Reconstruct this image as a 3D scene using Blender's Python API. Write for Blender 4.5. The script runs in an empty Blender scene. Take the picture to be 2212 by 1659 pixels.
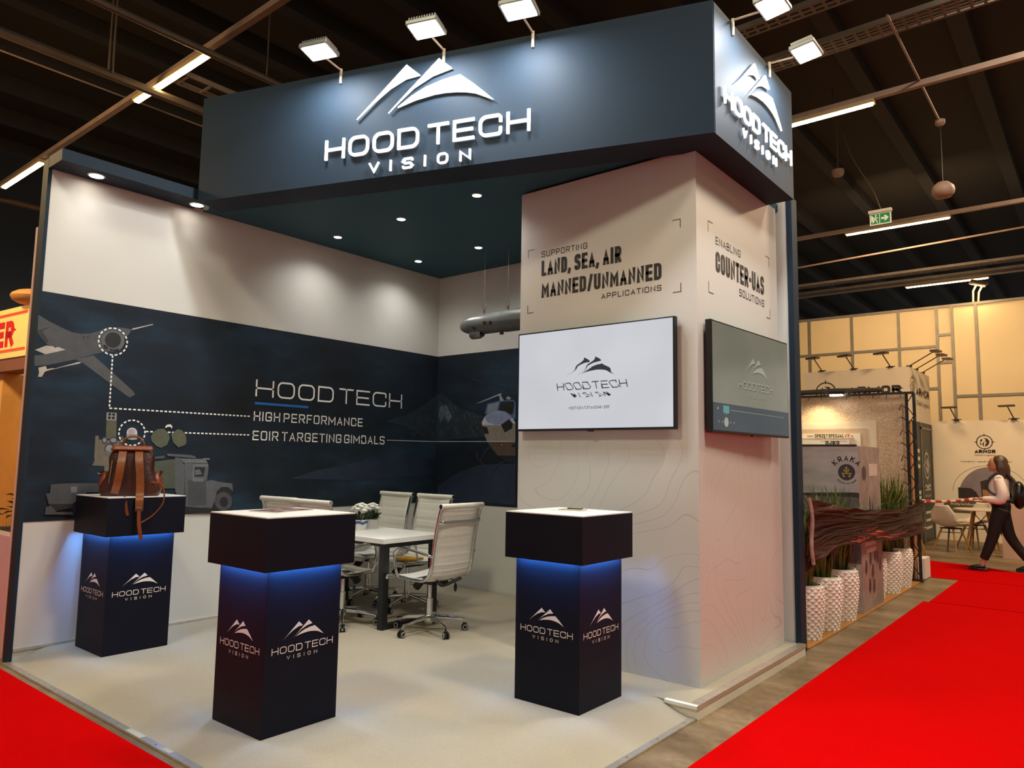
import bpy, bmesh, math, random
from math import sin, cos, pi, radians, sqrt, atan2
from mathutils import Vector, Matrix, noise

S = bpy.context.scene
COL = S.collection

# ------------------------------------------------------------------ camera
cam_d = bpy.data.cameras.new('camera')
cam = bpy.data.objects.new('camera', cam_d)
COL.objects.link(cam)
cam_d.sensor_width = 36.0
cam_d.lens = 25.752
cam_d.clip_end = 200
_R = Vector((0.77601, 0.63052, 0.01583)); _U = Vector((0.05206, -0.08904, 0.99467)); _F = Vector((-0.62856, 0.77105, 0.10192))
_m = Matrix((_R, _U, -_F)).transposed().to_4x4()
_m.translation = Vector((2.0757, -4.4762, 1.5))
cam.matrix_world = _m
S.camera = cam

# ------------------------------------------------------------------ world / exposure
w = bpy.data.worlds.new('hall_air'); S.world = w
w.use_nodes = True
w.node_tree.nodes['Background'].inputs[0].default_value = (1.0, 0.95, 0.86, 1)
w.node_tree.nodes['Background'].inputs[1].default_value = 0.42
S.view_settings.view_transform = 'Standard'
S.view_settings.look = 'None'
S.view_settings.gamma = 1.0
S.view_settings.exposure = 0.0
try: S.view_settings.use_curve_mapping = False
except Exception: pass

TUBE = 34.0      # emission of the hall's fluorescent tubes
FLOOD = 26.0     # watts of one fascia floodlight
DOWN = 33.0      # watts of one recessed downlight

def add_light(name, kind, loc, target, energy, color, parent=None, **kw):
    d = bpy.data.lights.new(name, kind); d.energy = energy; d.color = color
    for k, v in kw.items(): setattr(d, k, v)
    o = bpy.data.objects.new(name, d); COL.objects.link(o)
    q = (Vector(target) - Vector(loc)).to_track_quat('-Z', 'Y')
    if parent is not None:
        o.parent = parent; o.location = Vector(loc) - root_loc(parent)
    else: o.location = loc
    o.rotation_euler = q.to_euler()
    return o

def root_loc(o):
    v = Vector((0, 0, 0))
    while o is not None:
        v += o.location; o = o.parent
    return v

# added unseen area lights without fixtures, filling aisle, stand and neighbour stands
add_light('added_hall_fill', 'AREA', (3.1, -1.15, 6.8), (2.6, -1.6, 0), 265, (1.0, 0.92, 0.77), size=0.8)
add_light('added_hall_fill', 'AREA', (2.6, 3.4, 6.9), (2.2, 3.6, 0), 235, (1.0, 0.88, 0.68), size=0.8)
add_light('added_hall_fill', 'AREA', (-1.4, -5.2, 6.9), (-1.2, -4.4, 0), 195, (0.96, 0.92, 0.68), size=0.8)
add_light('added_hall_fill', 'AREA', (2.4, 8.2, 6.5), (2.2, 8.6, 0), 330, (1.0, 0.72, 0.44), size=0.8)
add_light('added_hall_fill', 'AREA', (-1.2, 11.0, 5.9), (-0.8, 15, 4.0), 150, (1.0, 0.68, 0.38), size=0.9)
add_light('added_hall_fill', 'AREA', (-7.4, -4.2, 5.2), (-8.4, -1.2, 2.2), 250, (1.0, 0.66, 0.30), size=0.7)

# ------------------------------------------------------------------ materials
def lin(h):
    h = h.lstrip('#'); r = []
    for i in (0, 2, 4):
        v = int(h[i:i+2], 16) / 255.0
        r.append(v / 12.92 if v <= 0.04045 else ((v + 0.055) / 1.055) ** 2.4)
    return (r[0], r[1], r[2], 1.0)
MATS = {}
def nodes_of(name):
    m = bpy.data.materials.new(name); m.use_nodes = True
    nt = m.node_tree; b = nt.nodes['Principled BSDF']
    return m, nt, b
def setin(b, k, v):
    if k in b.inputs: b.inputs[k].default_value = v
def tex_noise(nt, scale, detail=3.0, rough=0.55, stretch=None, vec='Object'):
    tc = nt.nodes.new('ShaderNodeTexCoord')
    n = nt.nodes.new('ShaderNodeTexNoise'); n.inputs['Scale'].default_value = scale
    n.inputs['Detail'].default_value = detail; n.inputs['Roughness'].default_value = rough
    if stretch:
        mp = nt.nodes.new('ShaderNodeMapping'); mp.inputs['Scale'].default_value = stretch
        nt.links.new(tc.outputs[vec], mp.inputs['Vector']); nt.links.new(mp.outputs[0], n.inputs['Vector'])
    else: nt.links.new(tc.outputs[vec], n.inputs['Vector'])
    return n
def ramp(nt, src, stops):
    r = nt.nodes.new('ShaderNodeValToRGB'); e = r.color_ramp.elements
    while len(e) < len(stops): e.new(0.5)
    for i, (p, c) in enumerate(stops):
        e[i].position = p; e[i].color = c
    nt.links.new(src, r.inputs[0]); return r
def mat(name, hexcol, rough=0.6, metal=0.0, var=0.06, scale=6.0, bump=0.0, bscale=80.0, stretch=None, emis=None, es=0.0, **kw):
    """procedural paint / plastic / cloth: base colour with a little noise, optional bump"""
    if name in MATS: return MATS[name]
    m, nt, b = nodes_of(name); c = lin(hexcol)
    n = tex_noise(nt, scale, stretch=stretch)
    lo = tuple(max(0, x * (1 - var)) for x in c[:3]) + (1,); hi = tuple(min(1, x * (1 + var)) for x in c[:3]) + (1,)
    r = ramp(nt, n.outputs[0], [(0.3, lo), (0.7, hi)])
    nt.links.new(r.outputs[0], b.inputs['Base Color'])
    setin(b, 'Roughness', rough); setin(b, 'Metallic', metal)
    if bump:
        n2 = tex_noise(nt, bscale, 2.0, stretch=stretch); bp = nt.nodes.new('ShaderNodeBump')
        bp.inputs['Strength'].default_value = bump; bp.inputs['Distance'].default_value = 0.01
        nt.links.new(n2.outputs[0], bp.inputs['Height']); nt.links.new(bp.outputs[0], b.inputs['Normal'])
    if emis:
        setin(b, 'Emission Color', lin(emis)); setin(b, 'Emission Strength', es)
    for k, v in kw.items(): setin(b, k.replace('_', ' '), v)
    MATS[name] = m
    return m

white_wall = mat('white_wall_paint', '#cfcec6', 0.55, var=0.02, scale=1.5)
white_top = mat('white_laminate', '#e8e6e2', 0.35, var=0.02)
navy = mat('navy_wall_paint', '#202e3b', 0.6, var=0.04, scale=2, Specular_IOR_Level=0.15)
navy_sof = mat('navy_soffit_paint', '#284e5c', 0.6, var=0.04, scale=2, Specular_IOR_Level=0.2)
pod_navy = mat('dark_navy_laminate', '#141520', 0.5, var=0.08, scale=3, Specular_IOR_Level=0.12)
chrome = mat('polished_chrome', '#d2d2d0', 0.12, 1.0, var=0.03)
alu = mat('brushed_aluminium', '#d6d0c4', 0.38, 0.85, var=0.1, scale=30, stretch=(1, 1, 1))
steel = mat('galvanised_steel', '#8c8478', 0.45, 0.8, var=0.12, scale=12)
black_pl = mat('black_plastic', '#0d0d0f', 0.4, var=0.1)
black_mt = mat('black_powder_coat', '#141416', 0.45, var=0.08)
print_white = mat('white_print', '#e9e9e6', 0.5, var=0.01)
print_black = mat('black_print', '#18181b', 0.5, var=0.02)
print_blue = mat('blue_print', '#1f66b4', 0.5, var=0.03)
led_white = mat('glowing_lamp_glass', '#ffffff', 0.4, var=0, emis='#fff4e4', es=26.0)
led_warm = mat('glowing_tube', '#ffffff', 0.4, var=0, emis='#ffdf9c', es=TUBE)
led_blue = mat('blue_led_strip', '#2060c0', 0.4, var=0, emis='#4fa4ff', es=320.0)
logo_glow = mat('backlit_white_acrylic', '#ffffff', 0.4, var=0, emis='#fff8ea', es=1.25)
concrete = None

def mat_floor():
    m, nt, b = nodes_of('hall_concrete')
    n = tex_noise(nt, 1.7, 8, 0.68, stretch=(0.5, 1.2, 1)); n2 = tex_noise(nt, 26, 6, 0.7)
    r = ramp(nt, n.outputs[0], [(0.28, lin('#4e3e28')), (0.5, lin('#7d674a')), (0.74, lin('#a89274'))])
    mx = nt.nodes.new('ShaderNodeMixRGB'); mx.blend_type = 'MULTIPLY'; mx.inputs[0].default_value = 0.6
    r2 = ramp(nt, n2.outputs[0], [(0.35, (0.5, 0.48, 0.44, 1)), (0.65, (1, 1, 1, 1))])
    nt.links.new(r.outputs[0], mx.inputs[1]); nt.links.new(r2.outputs[0], mx.inputs[2])
    nt.links.new(mx.outputs[0], b.inputs['Base Color'])
    rr = ramp(nt, n2.outputs[0], [(0.3, (0.3, 0.3, 0.3, 1)), (0.7, (0.5, 0.5, 0.5, 1))])
    nt.links.new(rr.outputs[0], b.inputs['Roughness'])
    return m
def mat_carpet(name, a, bcol, tile=0.0):
    m, nt, b = nodes_of(name)
    n = tex_noise(nt, 420, 2, 0.6); n2 = tex_noise(nt, 1.2, 3)
    r = ramp(nt, n.outputs[0], [(0.3, lin(a)), (0.7, lin(bcol))])
    out = r.outputs[0]
    mx = nt.nodes.new('ShaderNodeMixRGB'); mx.blend_type = 'MULTIPLY'; mx.inputs[0].default_value = 0.25
    r2 = ramp(nt, n2.outputs[0], [(0.35, (0.8, 0.8, 0.8, 1)), (0.65, (1, 1, 1, 1))])
    nt.links.new(out, mx.inputs[1]); nt.links.new(r2.outputs[0], mx.inputs[2]); out = mx.outputs[0]
    nt.links.new(out, b.inputs['Base Color']); setin(b, 'Roughness', 0.95)
    setin(b, 'Specular IOR Level', 0.02)
    bp = nt.nodes.new('ShaderNodeBump'); bp.inputs['Strength'].default_value = 0.5; bp.inputs['Distance'].default_value = 0.004
    nt.links.new(n.outputs[0], bp.inputs['Height']); nt.links.new(bp.outputs[0], b.inputs['Normal'])
    return m
floor_m = mat_floor()
carpet_grey = mat_carpet('grey_beige_carpet', '#9e9482', '#b9ae99')
carpet_red = mat_carpet('red_needle_carpet', '#bc0102', '#cc0203')

def mat_contour():
    """white column paint printed with thin map contour lines on its lower half"""
    m, nt, b = nodes_of('white_paint_with_contour_print')
    tc = nt.nodes.new('ShaderNodeTexCoord')
    def smp(off):
        mp = nt.nodes.new('ShaderNodeMapping'); mp.inputs['Location'].default_value = off
        nt.links.new(tc.outputs['Object'], mp.inputs['Vector'])
        n = nt.nodes.new('ShaderNodeTexNoise'); n.inputs['Scale'].default_value = 1.15; n.inputs['Detail'].default_value = 1.4
        n.inputs['Roughness'].default_value = 0.35; n.inputs['Distortion'].default_value = 0.5
        nt.links.new(mp.outputs[0], n.inputs['Vector']); return n.outputs[0]
    def mth(op, a, c=None):
        k = nt.nodes.new('ShaderNodeMath'); k.operation = op
        for i, v in enumerate((a, c)):
            if v is None: continue
            if isinstance(v, (int, float)): k.inputs[i].default_value = v
            else: nt.links.new(v, k.inputs[i])
        return k.outputs[0]
    e = 0.01; base = (3.1, 1.7, 0.4)
    v0 = smp(base); g = None
    for d in ((e, 0, 0), (0, e, 0), (0, 0, e)):
        v = smp(tuple(base[i] + d[i] for i in range(3)))
        dd = mth('POWER', mth('ABSOLUTE', mth('SUBTRACT', v, v0)), 2.0)
        g = dd if g is None else mth('ADD', g, dd)
    g = mth('DIVIDE', mth('SQRT', g), e)
    K = 17.0
    fr = mth('ABSOLUTE', mth('SUBTRACT', mth('FRACT', mth('MULTIPLY', v0, K)), 0.5))
    dist = mth('DIVIDE', mth('DIVIDE', fr, K), mth('MAXIMUM', g, 0.05))
    line = mth('LESS_THAN', dist, 0.0022)
    sep = nt.nodes.new('ShaderNodeSeparateXYZ'); nt.links.new(tc.outputs['Object'], sep.inputs[0])
    fade = nt.nodes.new('ShaderNodeMapRange'); fade.inputs[1].default_value = 1.75; fade.inputs[2].default_value = 1.3
    fade.inputs[3].default_value = 0.0; fade.inputs[4].default_value = 0.34
    nt.links.new(sep.outputs[2], fade.inputs[0])
    fac = mth('MULTIPLY', line, fade.outputs[0])
    mx = nt.nodes.new('ShaderNodeMixRGB'); mx.inputs[1].default_value = lin('#cac8c1'); mx.inputs[2].default_value = lin('#a08c7c')
    nt.links.new(fac, mx.inputs[0]); nt.links.new(mx.outputs[0], b.inputs['Base Color']); setin(b, 'Roughness', 0.5)
    return m
contour_m = mat_contour()

def mat_mural():
    m, nt, b = nodes_of('night_sky_print')
    n = tex_noise(nt, 0.75, 4, 0.5, stretch=(1, 1, 1.9)); n2 = tex_noise(nt, 2.2, 5, 0.6, stretch=(1, 1, 3))
    mx = nt.nodes.new('ShaderNodeMixRGB'); mx.inputs[0].default_value = 0.3
    nt.links.new(n.outputs[0], mx.inputs[1]); nt.links.new(n2.outputs[0], mx.inputs[2])
    r = ramp(nt, mx.outputs[0], [(0.36, lin('#1b1e23')), (0.5, lin('#202933')), (0.6, lin('#263746')), (0.72, lin('#2e404f'))])
    nt.links.new(r.outputs[0], b.inputs['Base Color']); setin(b, 'Roughness', 0.6); setin(b, 'Specular IOR Level', 0.15)
    return m
mural_m = mat_mural()

# ------------------------------------------------------------------ mesh builder
class MB:
    def __init__(s): s.v = []; s.f = []; s.mi = []; s.k = 0
    def add(s, vs, fs, k=None):
        o = len(s.v); s.v += [tuple(x) for x in vs]; s.f += [tuple(i + o for i in f) for f in fs]
        s.mi += [s.k if k is None else k] * len(fs); return s
    def box(s, x0, y0, z0, x1, y1, z1, k=None):
        vs = [(x, y, z) for z in (z0, z1) for y in (y0, y1) for x in (x0, x1)]
        return s.add(vs, [(0, 2, 3, 1), (4, 5, 7, 6), (0, 1, 5, 4), (2, 6, 7, 3), (0, 4, 6, 2), (1, 3, 7, 5)], k)
    def obox(s, M, sx, sy, sz, k=None):
        """box of size sx,sy,sz centred on the matrix M"""
        vs = [M @ Vector((x * sx / 2, y * sy / 2, z * sz / 2)) for z in (-1, 1) for y in (-1, 1) for x in (-1, 1)]
        return s.add(vs, [(0, 2, 3, 1), (4, 5, 7, 6), (0, 1, 5, 4), (2, 6, 7, 3), (0, 4, 6, 2), (1, 3, 7, 5)], k)
    def rings(s, rs, cap0=True, cap1=True, loop=False, k=None):
        n = len(rs[0]); vs = [p for r in rs for p in r]; fs = []
        m = len(rs)
        for i in range(m if loop else m - 1):
            a = i * n; b = ((i + 1) % m) * n
            for j in range(n):
                jj = (j + 1) % n; fs.append((a + j, a + jj, b + jj, b + j))
        if not loop:
            if cap0: fs.append(tuple(range(n - 1, -1, -1)))
            if cap1: fs.append(tuple(range((m - 1) * n, m * n)))
        return s.add(vs, fs, k)
    def tube(s, pts, r, n=8, closed=False, k=None, flat=1.0, up=None):
        """swept tube; r a number or a list; flat squeezes the section"""
        P = [Vector(p) for p in pts]; m = len(P); rs = []
        if not hasattr(r, '__len__'): r = [r] * m
        prev = None
        for i in range(m):
            a = P[(i - 1) % m] if (closed or i > 0) else P[i]; b = P[(i + 1) % m] if (closed or i < m - 1) else P[i]
            t = (b - a); t = t.normalized() if t.length > 1e-9 else Vector((0, 0, 1))
            if up is not None: u = Vector(up); u = (u - t * u.dot(t))
            elif prev is None:
                u = Vector((0, 0, 1)) if abs(t.z) < 0.9 else Vector((1, 0, 0)); u = u - t * u.dot(t)
            else: u = prev - t * prev.dot(t)
            if u.length < 1e-6: u = t.orthogonal()
            u.normalize(); prev = u; w = t.cross(u)
            rs.append([P[i] + u * (r[i] * cos(2 * pi * j / n)) + w * (r[i] * flat * sin(2 * pi * j / n)) for j in range(n)])
        return s.rings(rs, loop=closed, k=k)
    def cyl(s, p0, p1, r0, r1=None, n=16, k=None): return s.tube([p0, p1], [r0, r0 if r1 is None else r1], n, k=k)
    def lathe(s, prof, c=(0, 0, 0), n=24, k=None, caps=True):
        rs = [[(c[0] + r * cos(2 * pi * j / n), c[1] + r * sin(2 * pi * j / n), c[2] + z) for j in range(n)] for r, z in prof]
        return s.rings(rs, caps, caps, k=k)
    def ball(s, c, rx, ry=None, rz=None, n=14, m=8, k=None, M=None):
        ry = rx if ry is None else ry; rz = rx if rz is None else rz; rs = []
        for i in range(m + 1):
            a = -pi / 2 + pi * min(max(i / m, 0.02), 0.98)
            ring = [Vector((rx * cos(a) * cos(2 * pi * j / n), ry * cos(a) * sin(2 * pi * j / n), rz * sin(a))) for j in range(n)]
            if M is not None: ring = [M @ q for q in ring]
            rs.append([Vector(c) + q for q in ring])
        return s.rings(rs, k=k)
    def prism(s, poly, F, d0, d1, k=None):
        """polygon in a frame F=(origin,u,v,n), extruded from depth d0 to d1"""
        O, u, v, nn = F; n = len(poly)
        a = [O + u * p[0] + v * p[1] + nn * d0 for p in poly]; b = [O + u * p[0] + v * p[1] + nn * d1 for p in poly]
        fs = [tuple(range(n - 1, -1, -1)), tuple(range(n, 2 * n))] + [(i, (i + 1) % n, (i + 1) % n + n, i + n) for i in range(n)]
        return s.add(a + b, fs, k)
    def flat(s, poly, F, d, k=None):
        O, u, v, nn = F
        return s.add([O + u * p[0] + v * p[1] + nn * d for p in poly], [tuple(range(len(poly)))], k)
    def grid(s, fn, nu, nv, k=None, closeu=False):
        vs = [fn(i / (nu if closeu else nu - 1), j / (nv - 1)) for j in range(nv) for i in range(nu)]; fs = []
        for j in range(nv - 1):
            for i in range(nu if closeu else nu - 1):
                ii = (i + 1) % nu; fs.append((j * nu + i, j * nu + ii, (j + 1) * nu + ii, (j + 1) * nu + i))
        return s.add(vs, fs, k)
    def build(s, name, m, parent=None, smooth=False, world=False, bevel=0.0, solid=0.0, subsurf=0, fix=True):
        me = bpy.data.meshes.new(name)
        off = root_loc(parent) if (world and parent is not None) else Vector((0, 0, 0))
        me.from_pydata([tuple(Vector(q) - off) for q in s.v], [], s.f)
        ms = m if isinstance(m, (list, tuple)) else [m]
        for q in ms: me.materials.append(q)
        if len(ms) > 1:
            for p, i in zip(me.polygons, s.mi): p.material_index = min(i, len(ms) - 1)
        if fix:
            bm = bmesh.new(); bm.from_mesh(me); bmesh.ops.recalc_face_normals(bm, faces=bm.faces); bm.to_mesh(me); bm.free()
        if smooth:
            for p in me.polygons: p.use_smooth = True
            try: me.set_sharp_from_angle(angle=radians(40))
            except Exception: pass
        me.update()
        o = bpy.data.objects.new(name, me); COL.objects.link(o)
        if parent is not None: o.parent = parent
        if solid:
            q = o.modifiers.new('thickness', 'SOLIDIFY'); q.thickness = solid; q.offset = 0
        if bevel:
            q = o.modifiers.new('bevel', 'BEVEL'); q.width = bevel; q.segments = 2; q.limit_method = 'ANGLE'
        if subsurf:
            q = o.modifiers.new('smooth', 'SUBSURF'); q.levels = subsurf; q.render_levels = subsurf
        return o

def tag(o, label=None, cat=None, group=None, kind=None):
    if label: o['label'] = label
    if cat: o['category'] = cat
    if group: o['group'] = group
    if kind: o['kind'] = kind
    return o
def thing(name, label, cat, loc=(0, 0, 0), rz=0.0, group=None):
    o = bpy.data.objects.new(name, None); COL.objects.link(o); o.empty_display_size = 0.1
    o.location = loc; o.rotation_euler = (0, 0, rz)
    return tag(o, label, cat, group)
def copy_tree(src, parent=None):
    c = src.copy(); COL.objects.link(c)
    if parent is not None: c.parent = parent
    for ch in src.children: copy_tree(ch, c)
    return c
def dup(src, loc, rz, label, group=None):
    c = copy_tree(src); c.location = loc; c.rotation_euler = (0, 0, rz); c['label'] = label
    if group: c['group'] = group
    return c
def frame(O, u, v, n): return (Vector(O), Vector(u), Vector(v), Vector(n))
X, Y, Z = Vector((1, 0, 0)), Vector((0, 1, 0)), Vector((0, 0, 1))
def bez(p0, p1, p2, p3, n=10):
    P = [Vector(p) for p in (p0, p1, p2, p3)]; r = []
    for i in range(n + 1):
        t = i / n; q = 1 - t
        r.append(P[0] * q**3 + P[1] * 3 * q * q * t + P[2] * 3 * q * t * t + P[3] * t**3)
    return r
def smoothpath(pts, n=6):
    """Catmull-Rom through the points"""
    P = [Vector(p) for p in pts]; P = [P[0] * 2 - P[1]] + P + [P[-1] * 2 - P[-2]]; r = []
    for i in range(1, len(P) - 2):
        for j in range(n):
            t = j / n
            r.append(0.5 * ((2 * P[i]) + (P[i+1] - P[i-1]) * t + (2 * P[i-1] - 5 * P[i] + 4 * P[i+1] - P[i+2]) * t * t + (3 * P[i] - P[i-1] - 3 * P[i+1] + P[i+2]) * t**3))
    r.append(P[-2]); return r

# ------------------------------------------------------------------ lettering (stroke alphabet)
GL = {
'A': (1, [(0, [(0, 0), (.5, 1), (1, 0)]), (0, [(.2, .3), (.8, .3)])]),
'B': (1, [(1, [(0, 0), (1, 0, 1), (1, .52, 1), (0, .52)]), (1, [(0, .52), (.92, .52, 1), (.92, 1, 1), (0, 1)])]),
'C': (1, [(0, [(1, .7), (1, 1, 1), (0, 1, 1), (0, 0, 1), (1, 0, 1), (1, .3)])]),
'D': (1, [(1, [(0, 0), (1, 0, 1), (1, 1, 1), (0, 1)])]),
'E': (.95, [(0, [(1, 1), (0, 1), (0, 0), (1, 0)]), (0, [(0, .5), (.92, .5)])]),
'F': (.9, [(0, [(1, 1), (0, 1), (0, 0)]), (0, [(0, .5), (.85, .5)])]),
'G': (1, [(0, [(1, .74), (1, 1, 1), (0, 1, 1), (0, 0, 1), (1, 0, 1), (1, .46), (.55, .46)])]),
'H': (1, [(0, [(0, 0), (0, 1)]), (0, [(1, 0), (1, 1)]), (0, [(0, .5), (1, .5)])]),
'I': (0, [(0, [(.5, 0), (.5, 1)])]),
'J': (.8, [(0, [(1, 1), (1, 0, 1), (0, 0, 1), (0, .25)])]),
'K': (1, [(0, [(0, 0), (0, 1)]), (0, [(1, 1), (.06, .46)]), (0, [(.38, .62), (1, 0)])]),
'L': (.85, [(0, [(0, 1), (0, 0), (1, 0)])]),
'M': (1.25, [(0, [(0, 0), (0, 1), (.5, .3), (1, 1), (1, 0)])]),
'N': (1, [(0, [(0, 0), (0, 1), (1, 0), (1, 1)])]),
'O': (1, [(1, [(0, 0, 1), (1, 0, 1), (1, 1, 1), (0, 1, 1)])]),
'P': (.95, [(0, [(0, 0), (0, 1), (1, 1, 1), (1, .44, 1), (0, .44)])]),
'R': (1, [(0, [(0, 0), (0, 1), (1, 1, 1), (1, .46, 1), (0, .46)]), (0, [(.5, .46), (1, 0)])]),
'S': (1, [(0, [(1, .74), (1, 1, 1), (0, 1, 1), (0, .51, 1), (1, .51, 1), (1, 0, 1), (0, 0, 1), (0, .26)])]),
'T': (.95, [(0, [(0, 1), (1, 1)]), (0, [(.5, 0), (.5, 1)])]),
'U': (1, [(0, [(0, 1), (0, 0, 1), (1, 0, 1), (1, 1)])]),
'V': (1, [(0, [(0, 1), (.5, 0), (1, 1)])]),
'W': (1.4, [(0, [(0, 1), (.25, 0), (.5, .8), (.75, 0), (1, 1)])]),
'Y': (1, [(0, [(0, 1), (.5, .45), (1, 1)]), (0, [(.5, .45), (.5, 0)])]),
'Z': (.95, [(0, [(0, 1), (1, 1), (0, 0), (1, 0)])]),
'\u0118': (.95, [(0, [(1, 1), (0, 1), (0, 0), (1, 0)]), (0, [(0, .5), (.92, .5)]), (0, [(.8, 0), (.62, -.2), (.95, -.26)])]),
'/': (.8, [(0, [(0, -.05), (1, 1.05)])]), '-': (.6, [(0, [(0, .45), (1, .45)])]),
',': (0, [(0, [(.5, .04), (.4, -.16)])]), '.': (0, [(0, [(.5, 0), (.5, .04)])]),
'3': (.9, [(0, [(0, 1), (1, 1, 1), (1, 0, 1), (0, 0)]), (0, [(.3, .52), (1, .52)])]),
'5': (.9, [(0, [(1, 1), (0, 1), (0, .54), (1, .54, 1), (1, 0, 1), (0, 0)])]),
'6': (.9, [(0, [(1, 1), (0, 1, 1), (0, 0, 1), (1, 0, 1), (1, .54, 1), (0, .54)])]),
'9': (.9, [(0, [(0, 0), (1, 0, 1), (1, 1, 1), (0, 1, 1), (0, .46, 1), (1, .46)])]),
}
def round_path(pts, r, closed):
    """pts (x,y,flag): flagged corners become arcs of radius r"""
    n = len(pts); out = []
    for i, p in enumerate(pts):
        if len(p) < 3 or (not closed and i in (0, n - 1)) or r <= 0: out.append(Vector((p[0], p[1]))); continue
        P = Vector(p[:2]); A = Vector(pts[(i - 1) % n][:2]) - P; B = Vector(pts[(i + 1) % n][:2]) - P
        rr = min(r, A.length * .5, B.length * .5)
        a = P + A.normalized() * rr; b = P + B.normalized() * rr
        for k in range(6):
            t = k / 5; q = 1 - t; kk = 0.5523
            c1 = a + (P - a) * kk; c2 = b + (P - b) * kk
            out.append(a * q**3 + c1 * 3 * q * q * t + c2 * 3 * q * t * t + b * t**3)
    return out
def stroke(mb, P, t, closed, fn, d0, d1, ylim=None):
    """constant-width stroke along 2-d points, mapped by fn(x,y,depth)"""
    n = len(P); L = []; Rr = []
    for i in range(n):
        a = P[(i - 1) % n]; b = P[i]; c = P[(i + 1) % n]
        d1v = (b - a).normalized() if (closed or i > 0) else (c - b).normalized()
        d2v = (c - b).normalized() if (closed or i < n - 1) else (b - a).normalized()
        n1 = Vector((-d1v.y, d1v.x)); n2 = Vector((-d2v.y, d2v.x)); mm = n1 + n2
        if mm.length < 1e-6: mm = n1
        mm.normalize(); ln = (t / 2) / max(mm.dot(n1), 0.38)
        q = b.copy()
        if not closed and i == 0: q = b - d2v * t / 2
        if not closed and i == n - 1: q = b + d1v * t / 2
        l, r_ = q + mm * ln, q - mm * ln
        if ylim:
            l.y = min(max(l.y, ylim[0]), ylim[1]); r_.y = min(max(r_.y, ylim[0]), ylim[1])
        L.append(l); Rr.append(r_)
    m = n if closed else n - 1
    if abs(d1 - d0) < 1e-9:
        vs = [fn(p.x, p.y, d0) for p in L] + [fn(p.x, p.y, d0) for p in Rr]
        mb.add(vs, [(i, (i + 1) % n, n + (i + 1) % n, n + i) for i in range(m)])
    else:
        vs = [fn(p.x, p.y, d) for d in (d0, d1) for S_ in (L, Rr) for p in S_]; fs = []
        for i in range(m):
            j = (i + 1) % n; l0, l1, r0, r1 = i, j, n + i, n + j; o = 2 * n
            fs += [(l0, l1, r1, r0), (o + l0, o + r0, o + r1, o + l1), (l0, o + l0, o + l1, l1), (r0, r1, o + r1, o + r0)]
        if not closed: fs += [(0, n, 3 * n, 2 * n), (n - 1, 3 * n - 1, 4 * n - 1, 2 * n - 1)]
        mb.add(vs, fs)
def layout(text, width, t, gap=.22, sp=.55):
    """x position and width of every letter so that the line is exactly `width` long"""
    fixed = 0.0; rel = 0.0
    for i, ch in enumerate(text):
        if ch == ' ': rel += sp; continue
        w_ = GL[ch][0]
        if w_ == 0: fixed += t
        else: rel += w_
        if i < len(text) - 1 and text[i + 1] != ' ': rel += gap
    g = (width - fixed) / rel; x = 0.0; out = []
    for i, ch in enumerate(text):
        if ch == ' ': x += sp * g; continue
        w_ = t if GL[ch][0] == 0 else GL[ch][0] * g
        out.append((ch, x, w_)); x += w_
        if i < len(text) - 1 and text[i + 1] != ' ': x += gap * g
    return out
def glyph(mb, ch, x, w_, h, t, r, fn, d0, d1):
    for closed, pts in GL[ch][1]:
        if ch == 'S' and t > .09 * h: pts = [(1, .87)] + list(pts[1:-1]) + [(0, .13)]
        q = [((x + t / 2 + p[0] * (w_ - t)) if GL[ch][0] else x + t / 2 + (p[0] - .5) * t * 2, t / 2 + p[1] * (h - t)) + tuple(p[2:]) for p in pts]
        lim = (0, h) if ch in 'AVNMWKYZ' else None
        stroke(mb, round_path(q, r * h, closed), t, closed, fn, d0, d1, lim)
def lettering(mb, text, F, width, h, t, r=.25, gap=.22, sp=.55, d0=.002, d1=.002, warp=None):
    O, u, v, nn = F
    def fn(x, y, d):
        if warp: x, y = warp(x, y)
        return O + u * x + v * y + nn * d
    for ch, x, w_ in layout(text, width, t, gap, sp): glyph(mb, ch, x, w_, h, t, r, fn, d0, d1)
    return mb
def shift(F, x, y, d=0.0): return (F[0] + F[1] * x + F[2] * y + F[3] * d, F[1], F[2], F[3])
def bftext(mb, text, F, width, h, d=.002, k=None, align='L'):
    """small upper/lower-case line in Blender's built-in face, as flat faces"""
    cu = bpy.data.curves.new('tmp', 'FONT'); cu.body = text; cu.size = 1.0
    ob = bpy.data.objects.new('tmp', cu); COL.objects.link(ob)
    dg = bpy.context.evaluated_depsgraph_get(); me = bpy.data.meshes.new_from_object(ob.evaluated_get(dg))
    xs = [p.co.x for p in me.vertices]; x0, x1 = min(xs), max(xs)
    O, u, v, nn = F; sx = width / (x1 - x0)
    mb.add([O + u * ((p.co.x - x0) * sx) + v * (p.co.y / 0.73 * h) + nn * d for p in me.vertices], [tuple(p.vertices) for p in me.polygons], k)
    bpy.data.objects.remove(ob); bpy.data.curves.remove(cu); bpy.data.meshes.remove(me)
    return mb
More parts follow.
